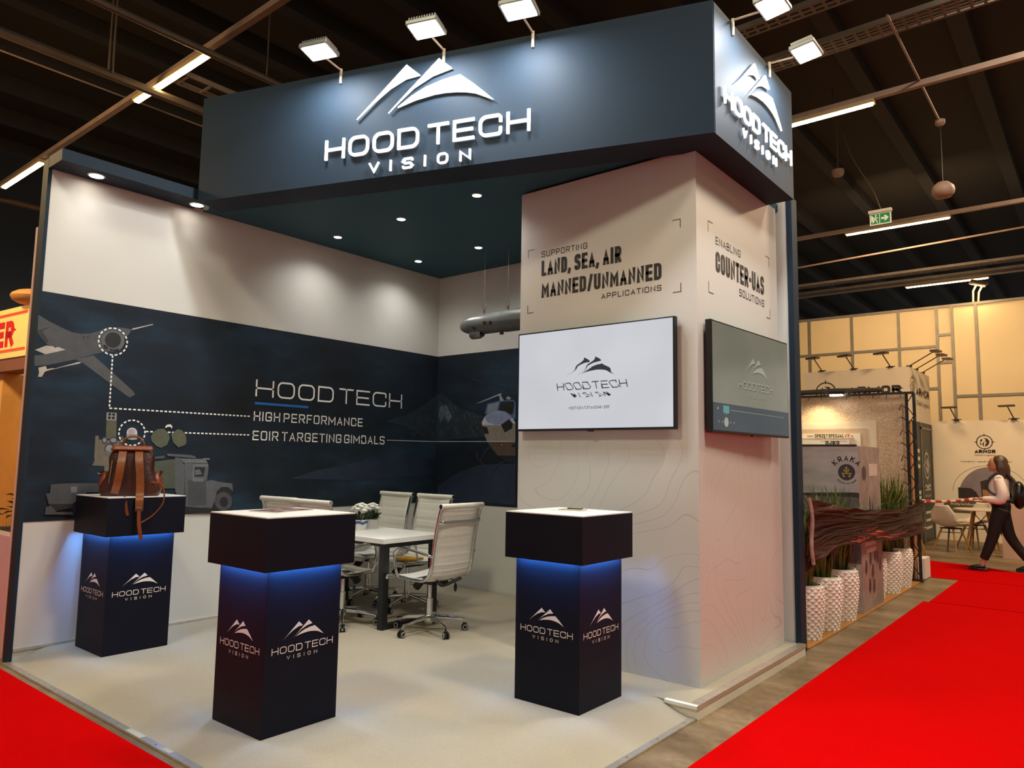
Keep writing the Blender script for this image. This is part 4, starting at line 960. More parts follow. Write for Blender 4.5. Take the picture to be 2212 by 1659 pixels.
# ================================================================== hanging sensor pod
podm = mat('grey_pod_metal', '#7f8280', .38, .55, var=.12, scale=7)
hp = thing('sensor_pod', 'grey torpedo shaped sensor pod hanging from the ceiling in the rear corner', 'display model', (-2.6, 1.15, 2.89))
mb = MB(); cy, cz, r_ = 1.15, 2.89, .105
mb.lathe([(.006, 0), (.05, .03), (.078, .09), (.096, .17), (.105, .27), (.105, .60)], (0, 0, 0), 28); mb.v = [(-3.225 + z, cy + x, cz + y) for x, y, z in mb.v]
mb.build('nose_section', podm, hp, world=True, smooth=True)
mb = MB(); mb.lathe([(.108, 0), (.112, .02), (.112, .55), (.125, .60), (.125, .75), (.11, .80), (.11, 1.0)], (0, 0, 0), 28); mb.v = [(-2.625 + z, cy + x, cz + y) for x, y, z in mb.v]
mb.build('rear_section', mat('light_pod_metal', '#777a78', .35, .5, var=.1), hp, world=True, smooth=True)
mb = MB(); mb.lathe([(.045, 0), (.05, .02), (.05, .11), (.035, .14)], (0, 0, 0), 18); mb.v = [(-3.04 + z, cy - .03 + x, cz - .105 + y) for x, y, z in mb.v]; mb.build('camera_housing', podm, hp, world=True, smooth=True)
mb = MB(); mb.cyl((-2.897, cy - .03, cz - .105), (-2.888, cy - .03, cz - .105), .035); mb.build('lens', mat('dark_lens', '#121418', .1), hp, world=True)
mb = MB()
for x, a in ((-2.95, -.5), (-2.80, -.15), (-2.72, -.2)): mb.cyl((x, cy - .1 * cos(a), cz + .1 * sin(a)), (x, cy - .112 * cos(a), cz + .112 * sin(a)), .02)
mb.box(-2.66, cy - .03, cz - .135, -2.63, cy - .0, cz - .10); mb.build('port_covers', mat('dark_port', '#3a3c3c', .4, .3), hp, world=True)
for x in (-2.90, -2.58):
    mb = MB(); mb.cyl((x, cy, cz + .10), (x, cy, cz + .15), .012); mb.tube([(x + .02 * cos(q * pi / 6), cy, cz + .175 + .024 * sin(q * pi / 6)) for q in range(12)], .005, 6, closed=True); mb.build('shackle', steel, hp, world=True)
for x, lab in ((-2.90, 'thin steel wire holding the nose end of the hanging pod'), (-2.58, 'thin steel wire holding the pod near the column')):
    mb = MB(); mb.cyl((x, cy, cz + .195), (x, cy, 3.639), .0028, n=6)
    tag(mb.build('suspension_wire', steel), lab, 'wire')
# ================================================================== HALL CEILING FITTINGS
rail_m = mat('pinkish_lamp_rail', '#8c766a', .5, .2, var=.1)
def light_strip(y, z, x0, x1, lamps, label):
    t = thing('ceiling_light_strip', label, 'ceiling light', ((x0 + x1) / 2, y, z), group='light strips across the hall ceiling')
    mb = MB(); mb.box(x0, y - .035, z, x1, y + .035, z + .07); mb.build('rail', rail_m, t, world=True)
    for a in lamps:
        mb = MB(); mb.box(a, y - .05, z - .05, a + 1.8, y + .05, z + .0); mb.build('lamp_housing', mat('yellowish_lamp_housing', '#a08a66', .5), t, world=True)
        mb = MB(); mb.box(a + .02, y - .034, z - .07, a + 1.78, y + .034, z - .048); mb.build('tube', led_warm, t, world=True, bevel=.01)
grid = lambda n0, n1: [-1.75 + 5.35 * k for k in range(n0, n1)]
light_strip(-.58, 6.05, -25, 12, [-12.45, -7.43, -1.75, 3.6, 8.9], 'light strip crossing over the stand, its lit lamps at upper left')
light_strip(5.13, 6.05, -25, 14, [-1.78, 3.9], 'nearest light strip right of the canopy, lit just beside the fascia')
light_strip(10.55, 6.05, -25, 14, [-1.75, 3.9], 'second light strip on the right, below the green exit sign')
light_strip(16.0, 6.05, -25, 14, [-1.75, 3.9], 'farthest light strip on the right, above the cream panel wall')
light_strip(-6.3, 6.05, -25, 14, grid(-3, 3), 'light strip over the front aisle')
def pipe(pts, r, label, m=rail_m, name='ceiling_pipe', cat='pipe', group=None):
    mb = MB(); mb.tube(pts, r, 8); return tag(mb.build(name, m, smooth=True), label, cat, group)
dk_pipe = mat('brown_pipe', '#5d4f43', .5, .3, var=.1)
pipe([(-5.43, -12, 5.92), (-5.43, .26, 5.92)], .04, 'brown ceiling pipe crossing above the lit lamp, nearer the stand', dk_pipe)
pipe([(-6.78, -12, 5.90), (-6.78, 12, 5.90)], .055, 'thicker brown ceiling pipe between the two lit lamp sections', dk_pipe)
pipe([(-7.83, -12, 6.2), (-7.83, 12, 6.2)], .012, 'thin pale ceiling conduit left of the thick pipe', rail_m)
pipe([(-13.5, -12, 6.1), (-13.5, 12, 6.1)], .06, 'brown ceiling pipe far off at the left picture edge', dk_pipe)
t = thing('cable_ladder', 'short cable ladder ending beside the canopy at upper left', 'cable tray', (-6.6, 1, 6.1))
for x in (-6.74, -6.45):
    mb = MB(); mb.box(x - .012, -.5, 6.10, x + .012, 2.2, 6.16); mb.build('side_rail', rail_m, t, world=True)
for i in range(9):
    mb = MB(); mb.box(-6.74, -.4 + .3 * i, 6.10, -6.45, -.37 + .3 * i, 6.12); mb.build('rung', rail_m, t, world=True)
mb = MB(); mb.cyl((-6.84, -1.15, 5.9), (-6.84, -1.15, 7.6), .012, n=6); mb.cyl((-6.72, -1.15, 5.9), (-6.72, -1.15, 7.6), .012, n=6); tag(mb.build('pipe_hanger', dk_pipe), 'paired hanger rods holding the thick brown ceiling pipe', 'hanger')
mb = MB(); mb.cyl((-5.43, .05, 5.95), (-5.43, .05, 7.6), .008, n=6); tag(mb.build('pipe_hanger', dk_pipe), 'single hanger rod of the pipe nearest the canopy', 'hanger')

# perforated cable trays, upper right
def tray(y0, y1, z, x0, x1, label, up=.06):
    t = thing('cable_tray', label, 'cable tray', ((x0 + x1) / 2, y0, z), group='perforated cable trays under the hall ceiling')
    mb = MB(); wd = y1 - y0; n = int((x1 - x0) / .12)
    # perforated plate: long strips with crossing webs
    k = max(3, int(wd / .055)); sw = wd / (2 * k - 1)
    for i in range(k): mb.box(x0, y0 + 2 * i * sw, z, x1, y0 + (2 * i + 1) * sw, z + .004)
    for i in range(n + 1): mb.box(x0 + i * .12, y0, z + .0005, x0 + i * .12 + .03, y1, z + .0035)
    mb.build('plate', mat('dull_galvanised', '#6a6058', .6, .4, var=.2, scale=3), t, world=True)
    for yy in (y0, y1):
        mb = MB(); mb.box(x0, yy - .002, z, x1, yy + .002, z + up); mb.build('side', mat('dull_galvanised', '#6a6058', .6, .4), t, world=True)
tray(3.0, 3.2, 6.25, -9, 9, 'narrow perforated cable tray, closest to the right floodlights')
tray(3.72, 4.02, 6.2, -9, 9, 'wide perforated cable tray crossing behind the right floodlights')
tray(14.4, 14.7, 6.0, -12, 9, 'far cable tray above the cream panel wall, upper one')
tray(15.3, 15.6, 6.0, -12, 9, 'far cable tray above the cream panel wall, lower one')
pipe([(.50, 3.6, 6.2), (.55, 6.25, 6.05)], .014, 'thin conduit running from the wide tray to the dome lamp', rail_m)
pipe([(-9, 13.2, 6.0), (9, 11.0, 6.0)], .02, 'thin pale conduit between exit sign and far tray', rail_m)
dl = thing('dome_lamp', 'round dome lamp hanging on a cable at upper right', 'lamp', (.558, 6.26, 5.0))
mb = MB(); mb.lathe([(.02, .16), (.07, .145), (.125, .09), (.138, .04), (.13, .0), (.10, -.045), (.05, -.06), (.01, -.062)], (.558, 6.26, 5.05), 28); mb.build('shade', mat('dull_rose_shade', '#957a6b', .6), dl, world=True, smooth=True)
mb = MB(); mb.cyl((.558, 6.26, 5.2), (.558, 6.26, 6.0), .006, n=6); mb.build('cable', black_pl, dl, world=True)
mb = MB(); mb.lathe([(.03, .06), (.06, .05), (.06, 0), (.03, -.03)], (.558, 6.26, 6.0), 18); mb.build('ceiling_box', mat('dull_rose_shade', '#957a6b', .6), dl, world=True, smooth=True)
sd = thing('smoke_detector', 'small pale smoke detector under a dark beam above the exit sign', 'detector', (-1.32, 8.52, 6.5))
mb = MB(); mb.lathe([(.02, -.05), (.08, -.04), (.10, 0), (.10, .06)], (-1.32, 8.52, 6.5), 20); mb.build('body', mat('dull_rose_shade', '#957a6b', .6), sd, world=True, smooth=True)
mb = MB(); mb.cyl((-1.32, 8.52, 6.56), (-1.32, 8.52, 7.6), .012, n=6); mb.build('stem', dk_pipe, sd, world=True)
es = thing('exit_sign', 'green and white emergency exit sign with running figure and arrow', 'sign', (-.21, 6.3, 4.8))
FE = frame((-.345, 6.3, 4.795), X, Z, -Y)
mb = MB(); mb.prism([(0, 0), (.27, 0), (.27, .165), (0, .165)], FE, -.012, 0); mb.build('panel', mat('pale_sign_panel', '#c9c8ae', .4, emis='#c9c8ae', es=.35), es, world=True)
gm = mat('green_sign', '#0d6a3a', .4, emis='#0d6a3a', es=.5)
mb = MB(); mb.flat([(.015, .015), (.12, .015), (.12, .15), (.015, .15)], FE, .001); mb.flat([(.13, .015), (.255, .015), (.255, .15), (.13, .15)], FE, .001); mb.build('green_fields', gm, es, world=True)
mb = MB(); mb.flat([(.02, .05), (.05, .05), (.05, .12), (.035, .12), (.035, .135), (.02, .135)], FE, .002)
for pts in ([(.075, .125), (.073, .095), (.062, .06), (.04, .035)], [(.073, .08), (.09, .06), (.095, .03)], [(.055, .09), (.075, .105), (.10, .095)]): stroke(mb, [Vector(p) for p in pts], .013, False, lambda x, y, d: FE[0] + FE[1] * x + FE[2] * y + FE[3] * d, .002, .002)
mb.flat([(.08 + .011 * cos(k * pi / 5), .135 + .011 * sin(k * pi / 5)) for k in range(10)], FE, .002)
mb.flat([(.145, .068), (.195, .068), (.178, .045), (.205, .045), (.24, .0825), (.205, .12), (.178, .12), (.195, .097), (.145, .097)], FE, .002)
mb.build('pictogram', mat('pale_sign_panel', '#c9c8ae', .4), es, world=True)
mb = MB(); mb.box(-.355, 6.27, 4.96, -.065, 6.33, 5.0); mb.build('lamp_housing', mat('pale_arm_paint', '#c9c0ab', .4), es, world=True)
mb = MB(); mb.tube(smoothpath([(-.2, 6.3, 5.0), (-.35, 6.5, 5.4), (-.75, 7.0, 6.2), (-1.1, 7.6, 7.3), (-1.15, 7.7, 7.6)], 4), .007, 6); mb.build('cable', dk_pipe, es, world=True)

# ================================================================== NEIGHBOUR STAND ALONG THE RIGHT AISLE
wood_m = mat('orange_brown_laminate', '#a8702f', .4, var=.2, scale=2, stretch=(6, .5, 1))
mb = MB(); mb.box(-4, 1.82, .001, .10, 6.95, .012); tag(mb.build('floor_panel', wood_m), 'orange brown laminate floor under the white planters', 'floor')
# boat brand display box
kb = thing('display_box', 'printed display box with round trident badge behind the planters', 'display', (-.30, 4.04, .012))
def mat_sea():
    m, nt, b = nodes_of('grey_sea_print'); tc = nt.nodes.new('ShaderNodeTexCoord'); sp_ = nt.nodes.new('ShaderNodeSeparateXYZ'); nt.links.new(tc.outputs['Object'], sp_.inputs[0])
    n = tex_noise(nt, 2.2, 5, .6, stretch=(1, 1, 3.5)); mx = nt.nodes.new('ShaderNodeMath'); mx.operation = 'MULTIPLY_ADD'; mx.inputs[1].default_value = .35
    nt.links.new(n.outputs[0], mx.inputs[0]); nt.links.new(sp_.outputs[2], mx.inputs[2])
    r = ramp(nt, mx.outputs[0], [(.0, lin('#c9b3a4')), (.45, lin('#8e837c')), (.95, lin('#77706e')), (1.0, lin('#8d8682'))]); 
    nt.links.new(r.outputs[0], b.inputs['Base Color']); setin(b, 'Roughness', .5); return m
mb = MB(); mb.box(-.70, 3.60, .012, .075, 4.48, 1.69); mb.build('box', mat('grey_sky_print', '#aaa29e', .5, var=.16, scale=3, stretch=(1, 1, 4)), kb, world=True)
FK = frame((0, 3.60, 0), X, Z, -Y); FKs = frame((.075, 0, 0), Y, Z, X)
mb = MB(); mb.flat([(-.70, 1.185), (-.45, 1.195), (.0, 1.215), (.074, 1.213), (.074, 1.165), (-.70, 1.165)], FK, .001); mb.build('land_print', mat('dark_land_print', '#332a28', .6, var=.2), kb, world=True)
mb = MB(); mb.flat([(-.70, .5), (.074, .5), (.074, 1.165), (-.70, 1.165)], FK, .001); mb.build('water_print', mat('rough_water_print', '#655d59', .6, var=.35, scale=22, stretch=(1, 1, 2)), kb, world=True)
mb = MB(); mb.flat([(-.041 + .083 * cos(k * pi / 16), 1.42 + .083 * sin(k * pi / 16)) for k in range(32)], FK, .002); mb.build('badge', mat('dark_plum_print', '#3a3338', .5), kb, world=True)
def fk(x, y, d): return FK[0] + FK[1] * x + FK[2] * y + FK[3] * d
mb = MB()
for pts in ([(-.041, 1.415), (-.041, 1.468)], [(-.058, 1.435), (-.066, 1.432), (-.058, 1.452)], [(-.024, 1.435), (-.016, 1.432), (-.024, 1.452)], [(-.066, 1.432), (-.016, 1.432)], [(-.048, 1.462), (-.041, 1.473), (-.034, 1.462)],
            [(-.084, 1.408), (.002, 1.408)], [(-.080, 1.406), (-.07, 1.372), (-.062, 1.385)], [(-.002, 1.406), (-.012, 1.372), (-.02, 1.385)]): stroke(mb, [Vector(p) for p in pts], .0065, False, fk, .003, .003)
mb.build('trident', mat('yellow_print', '#c9b94a', .5), kb, world=True)
def arc_text(mb, text, F, c, r, a0, a1, h, t_, wd, flip=1):
    n = len(text)
    for i, ch in enumerate(text):
        if ch == ' ': continue
        a = a0 + (a1 - a0) * i / (n - 1); ca, sa = cos(a), sin(a)
        def fn(x, y, d, ca=ca, sa=sa):
            rr = r + flip * y; tx = (x - wd / 2) * flip
            return F[0] + F[1] * (c[0] + rr * ca + tx * sa) + F[2] * (c[1] + rr * sa - tx * ca) + F[3] * d
        glyph(mb, ch, 0, wd, h, t_, .15, fn, .002, .002)
mb = MB(); arc_text(mb, 'KRAKA', FK, (-.041, 1.405), .130, radians(136), radians(44), .058, .0095, .038); mb.build('lettering', print_black, kb, world=True)
mb = MB(); arc_text(mb, 'STEALTH JET BOARD', FK, (-.041, 1.42), .125, radians(222), radians(318), .017, .0028, .009, -1); mb.build('lettering', mat('dark_plum_print', '#3a3338', .5), kb, world=True)
mb = MB(); mb.flat([(3.602, .012), (4.478, .012), (4.478, 1.69), (3.602, 1.69)], FKs, .001); mb.build('side_print', mat('side_surf_print', '#94857b', .5, var=.3, scale=7, stretch=(1, 1, .6)), kb, world=True)
mb = MB(); mb.flat([(3.80 + .085 * cos(k * pi / 12), 1.41 + .075 * sin(k * pi / 12)) for k in range(24)], FKs, .002)
for y0, hh in ((3.95, .34), (4.06, .27), (4.18, .2), (3.75, .12), (4.3, .22)): mb.flat([(y0, .85), (y0 + .1, .85), (y0 + .09, .85 + hh * .7), (y0 + .05, .85 + hh), (y0 + .02, .85 + hh * .7)], FKs, .002)
for y0, z0 in ((3.72, .42), (3.9, .50), (3.98, .36), (4.1, .52), (4.2, .48), (3.85, .22), (4.02, .2), (4.3, .40)): mb.flat([(y0, z0), (y0 + .05, z0 - .05), (y0 + .1, z0), (y0 + .09, z0 + .09), (y0 + .04, z0 + .11)], FKs, .002)
mb.build('figure_print', mat('dark_plum_print', '#3a3338', .5), kb, world=True)
for y0, z0, y1 in ((4.0, 1.38, 4.36), (3.76, .66, 4.2), (3.8, .59, 4.2)):
    mb = MB(); mb.flat([(y0, z0), (y1, z0), (y1, z0 + (.13 if z0 > 1 else .045)), (y0, z0 + (.13 if z0 > 1 else .045))], FKs, .0025); mb.build('pale_text_block', mat('pale_text_print', '#c9bdb2', .5, var=.2, scale=60), kb, world=True)
mb = MB(); mb.box(-.70, 3.59, 1.69, .06, 3.63, 1.705); tag(mb.build('black_bar', black_mt), 'thin black bar along the front top edge of the display box', 'bar')

# textured back wall, truss and board with the web address
plaster = mat('rough_beige_plaster', '#cdb294', .85, var=.28, scale=60, bump=.9, bscale=70)
mb = MB(); mb.box(-3.5, 6.56, .012, -.02, 6.66, 2.46); tag(mb.build('textured_wall', plaster), 'rough beige textured wall at the end of the neighbour stand', 'wall')
mb = MB(); mb.box(-.018, 6.55, .012, .01, 6.67, 2.1); tag(mb.build('edge_strip', mat('orange_edge_board', '#c08a52', .5)), 'narrow orange edge board beside the rough textured wall', 'board')
bd = thing('web_address_board', 'stepped pale board with the web address on the textured wall', 'sign', (-1.0, 6.5, 1.5))
FB = frame((0, 6.5, 0), X, Z, -Y)
for i, (x1, z1, c_) in enumerate([(-.40, 2.10, '#e0cdb6'), (-.515, 2.0, '#c9ae94'), (-.60, 1.93, '#f0e6d2'), (-.68, 1.87, '#cdb6a4'), (-.74, 1.835, '#ece5dc')]):
    mb = MB(); mb.prism([(-2.4, .9), (x1, .9), (x1, z1), (-2.4, z1)], FB, -.055 if i == 0 else -.01 + .012 * i, .0 + .012 * i); mb.build('step', mat('board_step_%d' % i, c_, .5, var=.03), bd, world=True)
mb = MB(); lettering(mb, 'WWW', shift(FB, -1.308, 1.877, .05), .085, .032, .006, .1, .1); mb.build('lettering', print_black, bd, world=True)
mb = MB(); lettering(mb, 'SPRZ\u0118T SPECJAL', shift(FB, -1.205, 1.875, .05), .395, .05, .0095, .12, .2, .35); mb.build('lettering', print_black, bd, world=True)
mb = MB(); lettering(mb, 'NY', shift(FB, -.795, 1.875, .05), .065, .05, .0095, .12, .2); lettering(mb, 'PL', shift(FB, -.715, 1.876, .05), .032, .028, .006, .12, .2); mb.build('lettering', mat('red_print', '#b3231f', .5), bd, world=True)
mb = MB(); lettering(mb, 'CJEO', shift(FB, -1.06, 1.78, .05), .19, .046, .012, .3, .2); mb.flat([(-1.13, 1.822), (-.77, 1.822), (-.77, 1.827), (-1.13, 1.827)], FB, .052); mb.build('lettering', print_black, bd, world=True)
tr = thing('truss_tower', 'black lattice truss tower at the corner of the neighbour stand', 'truss', (.045, 6.42, .012))
for sx in (-.045, .045):
    for sy in (-.045, .045):
        mb = MB(); mb.cyl((.045 + sx, 6.42 + sy, .03), (.045 + sx, 6.42 + sy, 2.46), .011, n=8); mb.build('chord', black_mt, tr, world=True)
for i in range(16):
    z0 = .08 + i * .148; s = 1 if i % 2 else -1
    mb = MB(); mb.cyl((.045 - .045 * s, 6.375, z0), (.045 + .045 * s, 6.375, z0 + .148), .006, n=6); mb.cyl((.09, 6.42 - .045 * s, z0), (.09, 6.42 + .045 * s, z0 + .148), .006, n=6); mb.build('lacing', black_mt, tr, world=True)
for i in range(9):
    z0 = .9 + i * .17; mb = MB(); mb.tube([(.0, 6.37, z0), (-.05, 6.34, z0 + .045), (-.075, 6.34, z0 + .03 * (1 if i % 2 else -1))], .006, 6); mb.build('bracket_hook', black_mt, tr, world=True)
mb = MB(); mb.box(-.03, 6.34, .012, .12, 6.5, .03); mb.build('base_plate', black_mt, tr, world=True)
mb = MB(); mb.box(-3.0, 6.40, 2.45, .09, 6.45, 2.48)
for i in range(10): mb.box(-1.6 + .17 * i, 6.395, 2.40, -1.592 + .17 * i, 6.40, 2.45)
tag(mb.build('top_beam', black_mt), 'black beam along the top of the textured wall', 'beam')
rl = thing('rolled_screen', 'dark roll lying on the beam above the textured wall', 'roll', (-.8, 6.42, 2.52))
mb = MB(); mb.tube([(-1.45, 6.42, 2.525), (-.9, 6.42, 2.53), (-.29, 6.42, 2.52)], [.035, .04, .03], 12); mb.build('roll', mat('olive_dark_cloth', '#3a3428', .7, var=.2), rl, world=True, smooth=True)
bl = thing('bar_lamp', 'small lit lamp under the dark roll on the beam', 'lamp', (-.87, 6.35, 2.47))
mb = MB(); mb.box(-.96, 6.33, 2.475, -.78, 6.40, 2.49); mb.build('housing', black_mt, bl, world=True)
mb = MB(); mb.box(-.95, 6.325, 2.455, -.79, 6.39, 2.4745); mb.build('diffuser', led_white, bl, world=True)
add_light('bar_lamp_beam', 'SPOT', (-1.1, 6.28, 2.42), (-1.2, 6.5, 1.3), 20, (1, .8, .45), bl, spot_size=radians(130), spot_blend=.6, shadow_soft_size=.05)
mb = MB(); mb.box(.02, 6.62, .0125, .105, 6.98, .275); tag(mb.build('small_white_panel', mat('white_board', '#e8e4da', .5)), 'small white end panel standing on the floor past the truss tower', 'panel')

# planters
pot_m = mat('white_planter_ceramic', '#ebe6da', .4, var=.05, scale=8)
grass_m = mat('green_reed_leaf', '#68772b', .5, var=.45, scale=6); grass_d = mat('dark_reed_leaf', '#2a2f14', .55, var=.4, scale=6)
def planter_mesh():
    mb = MB(); nu, nv, H_ = 120, 84, .45; NU, NV = 15, 9
    def rad(v): return (.094 + .066) * 0 + .094 + .062 * sin(pi * min(.5, .12 + .44 * v)) - .012 * max(0, v - .8) / .2
    def fn(u, v):
        a = u * NU; b = v * NV; p = (a + b) / 1.0; q = (a - b) / 1.0
        fp = abs((p % 1) - .5) * 2; fq = abs((q % 1) - .5) * 2
        h = (1 - max(fp, fq)) if v < .965 else 0
        r = rad(v) + .019 * h
        return Vector((r * cos(2 * pi * u), r * sin(2 * pi * u), H_ * v))
    mb.grid(fn, nu, nv, closeu=True)
    R = rad(1); o = len(mb.v); rings = [(R - .012, H_), (R - .016, H_ - .05), (.01, H_ - .05)]
    for r, z in rings: mb.v += [(r * cos(2 * pi * j / nu), r * sin(2 * pi * j / nu), z) for j in range(nu)]
    base = (nv - 1) * nu
    for k in range(3):
        a0 = base if k == 0 else o + (k - 1) * nu; b0 = o + k * nu
        for j in range(nu): jj = (j + 1) % nu; mb.f.append((a0 + j, a0 + jj, b0 + jj, b0 + j)); mb.mi.append(0)
    mb.f.append(tuple(range(nu - 1, -1, -1))); mb.mi.append(0)
    return mb
def reeds(rnd, n, hmin, hmax, spread, base=.40, xmax=9, ymin=-9, ymax=9, rz=0, sc=1):
    mb = MB()
    for i in range(n):
        a = rnd.uniform(0, 2 * pi); r0 = rnd.uniform(0, .07); d = Vector((cos(a), sin(a), 0)); h = rnd.uniform(hmin, hmax); s = spread * rnd.uniform(.1, 1) ** 1.5; wd = rnd.uniform(.007, .017)
        p0 = d * r0 + Z * base; p1 = d * (r0 + s * .15) + Z * (base + h * .5); p2 = d * (r0 + s * .5) + Z * (base + h * .9); p3 = d * (r0 + s) + Z * (base + h * (1.02 - .6 * s))
        sd = d.cross(Z); B = bez(p0, p1, p2, p3, 6); o = len(mb.v); n_ = len(B)
        for k, p in enumerate(B):
            w_ = wd * (1 - (k / (n_ - 1)) ** 2) + .0008; mb.v += [tuple(p + sd * w_ / 2), tuple(p - sd * w_ / 2)]
        for k in range(n_ - 1): mb.f.append((o + 2 * k, o + 2 * k + 1, o + 2 * k + 3, o + 2 * k + 2)); mb.mi.append(rnd.choice((0, 0, 1)))
    c_, s_ = cos(rz), sin(rz)                 # leaves bend back where the film or a wall stops them
    for i, (x, y, z) in enumerate(mb.v):
        X_, Y_ = (x * c_ - y * s_) * sc, (x * s_ + y * c_) * sc
        if z * sc < 1.06 and X_ > xmax - .03: X_ = xmax - .03 + .03 * math.tanh((X_ - xmax + .03) / .3)
        if Y_ < ymin + .05: Y_ = ymin + .05 - .05 * math.tanh((ymin + .05 - Y_) / .3)
        if Y_ > ymax - .05: Y_ = ymax - .05 + .05 * math.tanh((Y_ - ymax + .05) / .3)
        mb.v[i] = ((X_ * c_ + Y_ * s_) / sc, (-X_ * s_ + Y_ * c_) / sc, z)
    return mb
rnd = random.Random(7); pl0 = None
for i, (x, y, sc, rz, lab) in enumerate([(-.05, 2.20, 1.04, 0, 'white diamond-pattern planter with reeds, nearest the stand'), (-.04, 2.68, 1.04, 1, 'white diamond-pattern planter with reeds, second from the stand'), (-.045, 3.24, 1.06, 2, 'white diamond-pattern planter with reeds just before the display box'),
        (-.10, 4.70, 1.0, 3, 'white diamond-pattern planter half hidden behind the display box'), (-.055, 5.22, 1.06, 4, 'white diamond-pattern planter in the middle of the far three'), (-.05, 5.80, 1.04, 5, 'white diamond-pattern planter next to the truss tower')]):
    if pl0 is None:
        t = thing('planter', lab, 'plant', (x, y, .013), 0, 'white planters along the aisle'); planter_mesh().build('pot', pot_m, t, smooth=False)
        mb = MB(); mb.lathe([(.128, .40), (.01, .405)], (0, 0, 0), 24); mb.build('soil', mat('dark_soil', '#241a14', .9), t); pl0 = t
    else:
        t = thing('planter', lab, 'plant', (x, y, .013), rz, 'white planters along the aisle'); t.scale = (sc,) * 3
        for ch in [c for c in pl0.children if not c.name.startswith('reeds')]: c = ch.copy(); COL.objects.link(c); c.parent = t
    reeds(rnd, 300, .40, (.84, .90, .86, .92, 1.0, .98)[i], (.32, .55, .55, .55, .6, .42)[i], xmax=.095 - x, ymin=1.79 - y, ymax=6.54 - y, rz=rz, sc=sc).build('reeds', [grass_m, grass_d], t, fix=False)

# stretched plastic film
def mat_film():
    m, nt, b = nodes_of('crumpled_dark_film')
    n = tex_noise(nt, 5, 6, .65, stretch=(1, .35, 5)); r = ramp(nt, n.outputs[0], [(.3, lin('#100303')), (.5, lin('#2c0807')), (.72, lin('#4a130e'))])
    nt.links.new(r.outputs[0], b.inputs['Base Color']); setin(b, 'Roughness', .24); setin(b, 'Specular IOR Level', .2)
    n2 = tex_noise(nt, 9, 8, .75, stretch=(1, .18, 5)); bp_ = nt.nodes.new('ShaderNodeBump'); bp_.inputs['Strength'].default_value = .55; bp_.inputs['Distance'].default_value = .025
    nt.links.new(n2.outputs[0], bp_.inputs['Height']); nt.links.new(bp_.outputs[0], b.inputs['Normal'])
    return m
film_m = mat_film()
def interp(tab, y):
    for (a, b), (c, d) in zip(tab, tab[1:]):
        if y <= c: return b + (d - b) * (y - a) / (c - a)
    return tab[-1][1]
TOP = [(1.8, 1.215), (2.06, 1.19), (2.74, 1.11), (3.54, 1.05), (4.96, .99), (6.0, 1.02), (6.5, 1.06)]; BOT = [(1.8, .70), (2.08, .715), (2.56, .77), (3.5, .735), (5.14, .645), (6.5, .63)]
def film(u, v):
    y = 1.81 + 4.68 * u; zt, zb = interp(TOP, y), interp(BOT, y)
    z = zb + (zt - zb) * v; fold = noise.noise(Vector((y * .8, z * 16, 1))) * .022 + noise.noise(Vector((y * 2.2, z * 34, 5))) * .012 + noise.noise(Vector((y * 1.1, z * 5, 9))) * .03
    return Vector((.145 + fold - .03 * sin(pi * v), y, z + .012 * noise.noise(Vector((y * 3, v * 3, 2)))))
fm = thing('plastic_film', 'sheet of crumpled dark plastic film stretched along the planters', 'film', (.13, 4.0, .63))
mb = MB(); mb.grid(film, 130, 60); mb.build('sheet', film_m, fm, world=True, smooth=True, solid=.003)
for k in range(14):
    v0, v1 = rnd.uniform(.05, .98), rnd.uniform(.05, .98); ys = [i / 12 for i in range(13)]
    pts = [film(u, v0 + (v1 - v0) * u) + Vector((.02 + .01 * rnd.random(), 0, .01 * rnd.uniform(-1, 1))) for u in ys]
    mb = MB(); mb.tube(pts, .006, 5, flat=.4); mb.build('twisted_strand', film_m, fm, world=True, smooth=True)
refl_m = mat('painted_carpet_reflection', '#b01414', .3, var=.5, scale=9, stretch=(1, .4, 4))  # red carpet's reflection in the dark film, painted as colour patches
for u0, u1, v0, v1 in ((.30, .62, .16, .30), (.24, .40, .06, .15), (.45, .80, .10, .22), (.34, .52, .34, .40)):
    mb = MB(); mb.grid(lambda a, b_: film(u0 + (u1 - u0) * a, v0 + (v1 - v0) * (.5 + (b_ - .5) * (sin(pi * min(.97, max(.03, a))) + .18 * sin(a * 23))) + .08 * (a - .5)) + Vector((.009, 0, 0)), 40, 8)
    mb.build('reflection_patch', refl_m, fm, world=True, smooth=True)
mb = MB(); mb.tube(smoothpath([(.135, 1.80, 1.22), (.15, 1.82, 1.05), (.14, 1.81, .85), (.15, 1.82, .68)], 4), .016, 8, flat=.5); mb.build('tape', mat('pinkish_tape', '#b58a80', .35, var=.3, scale=14), fm, world=True, smooth=True)
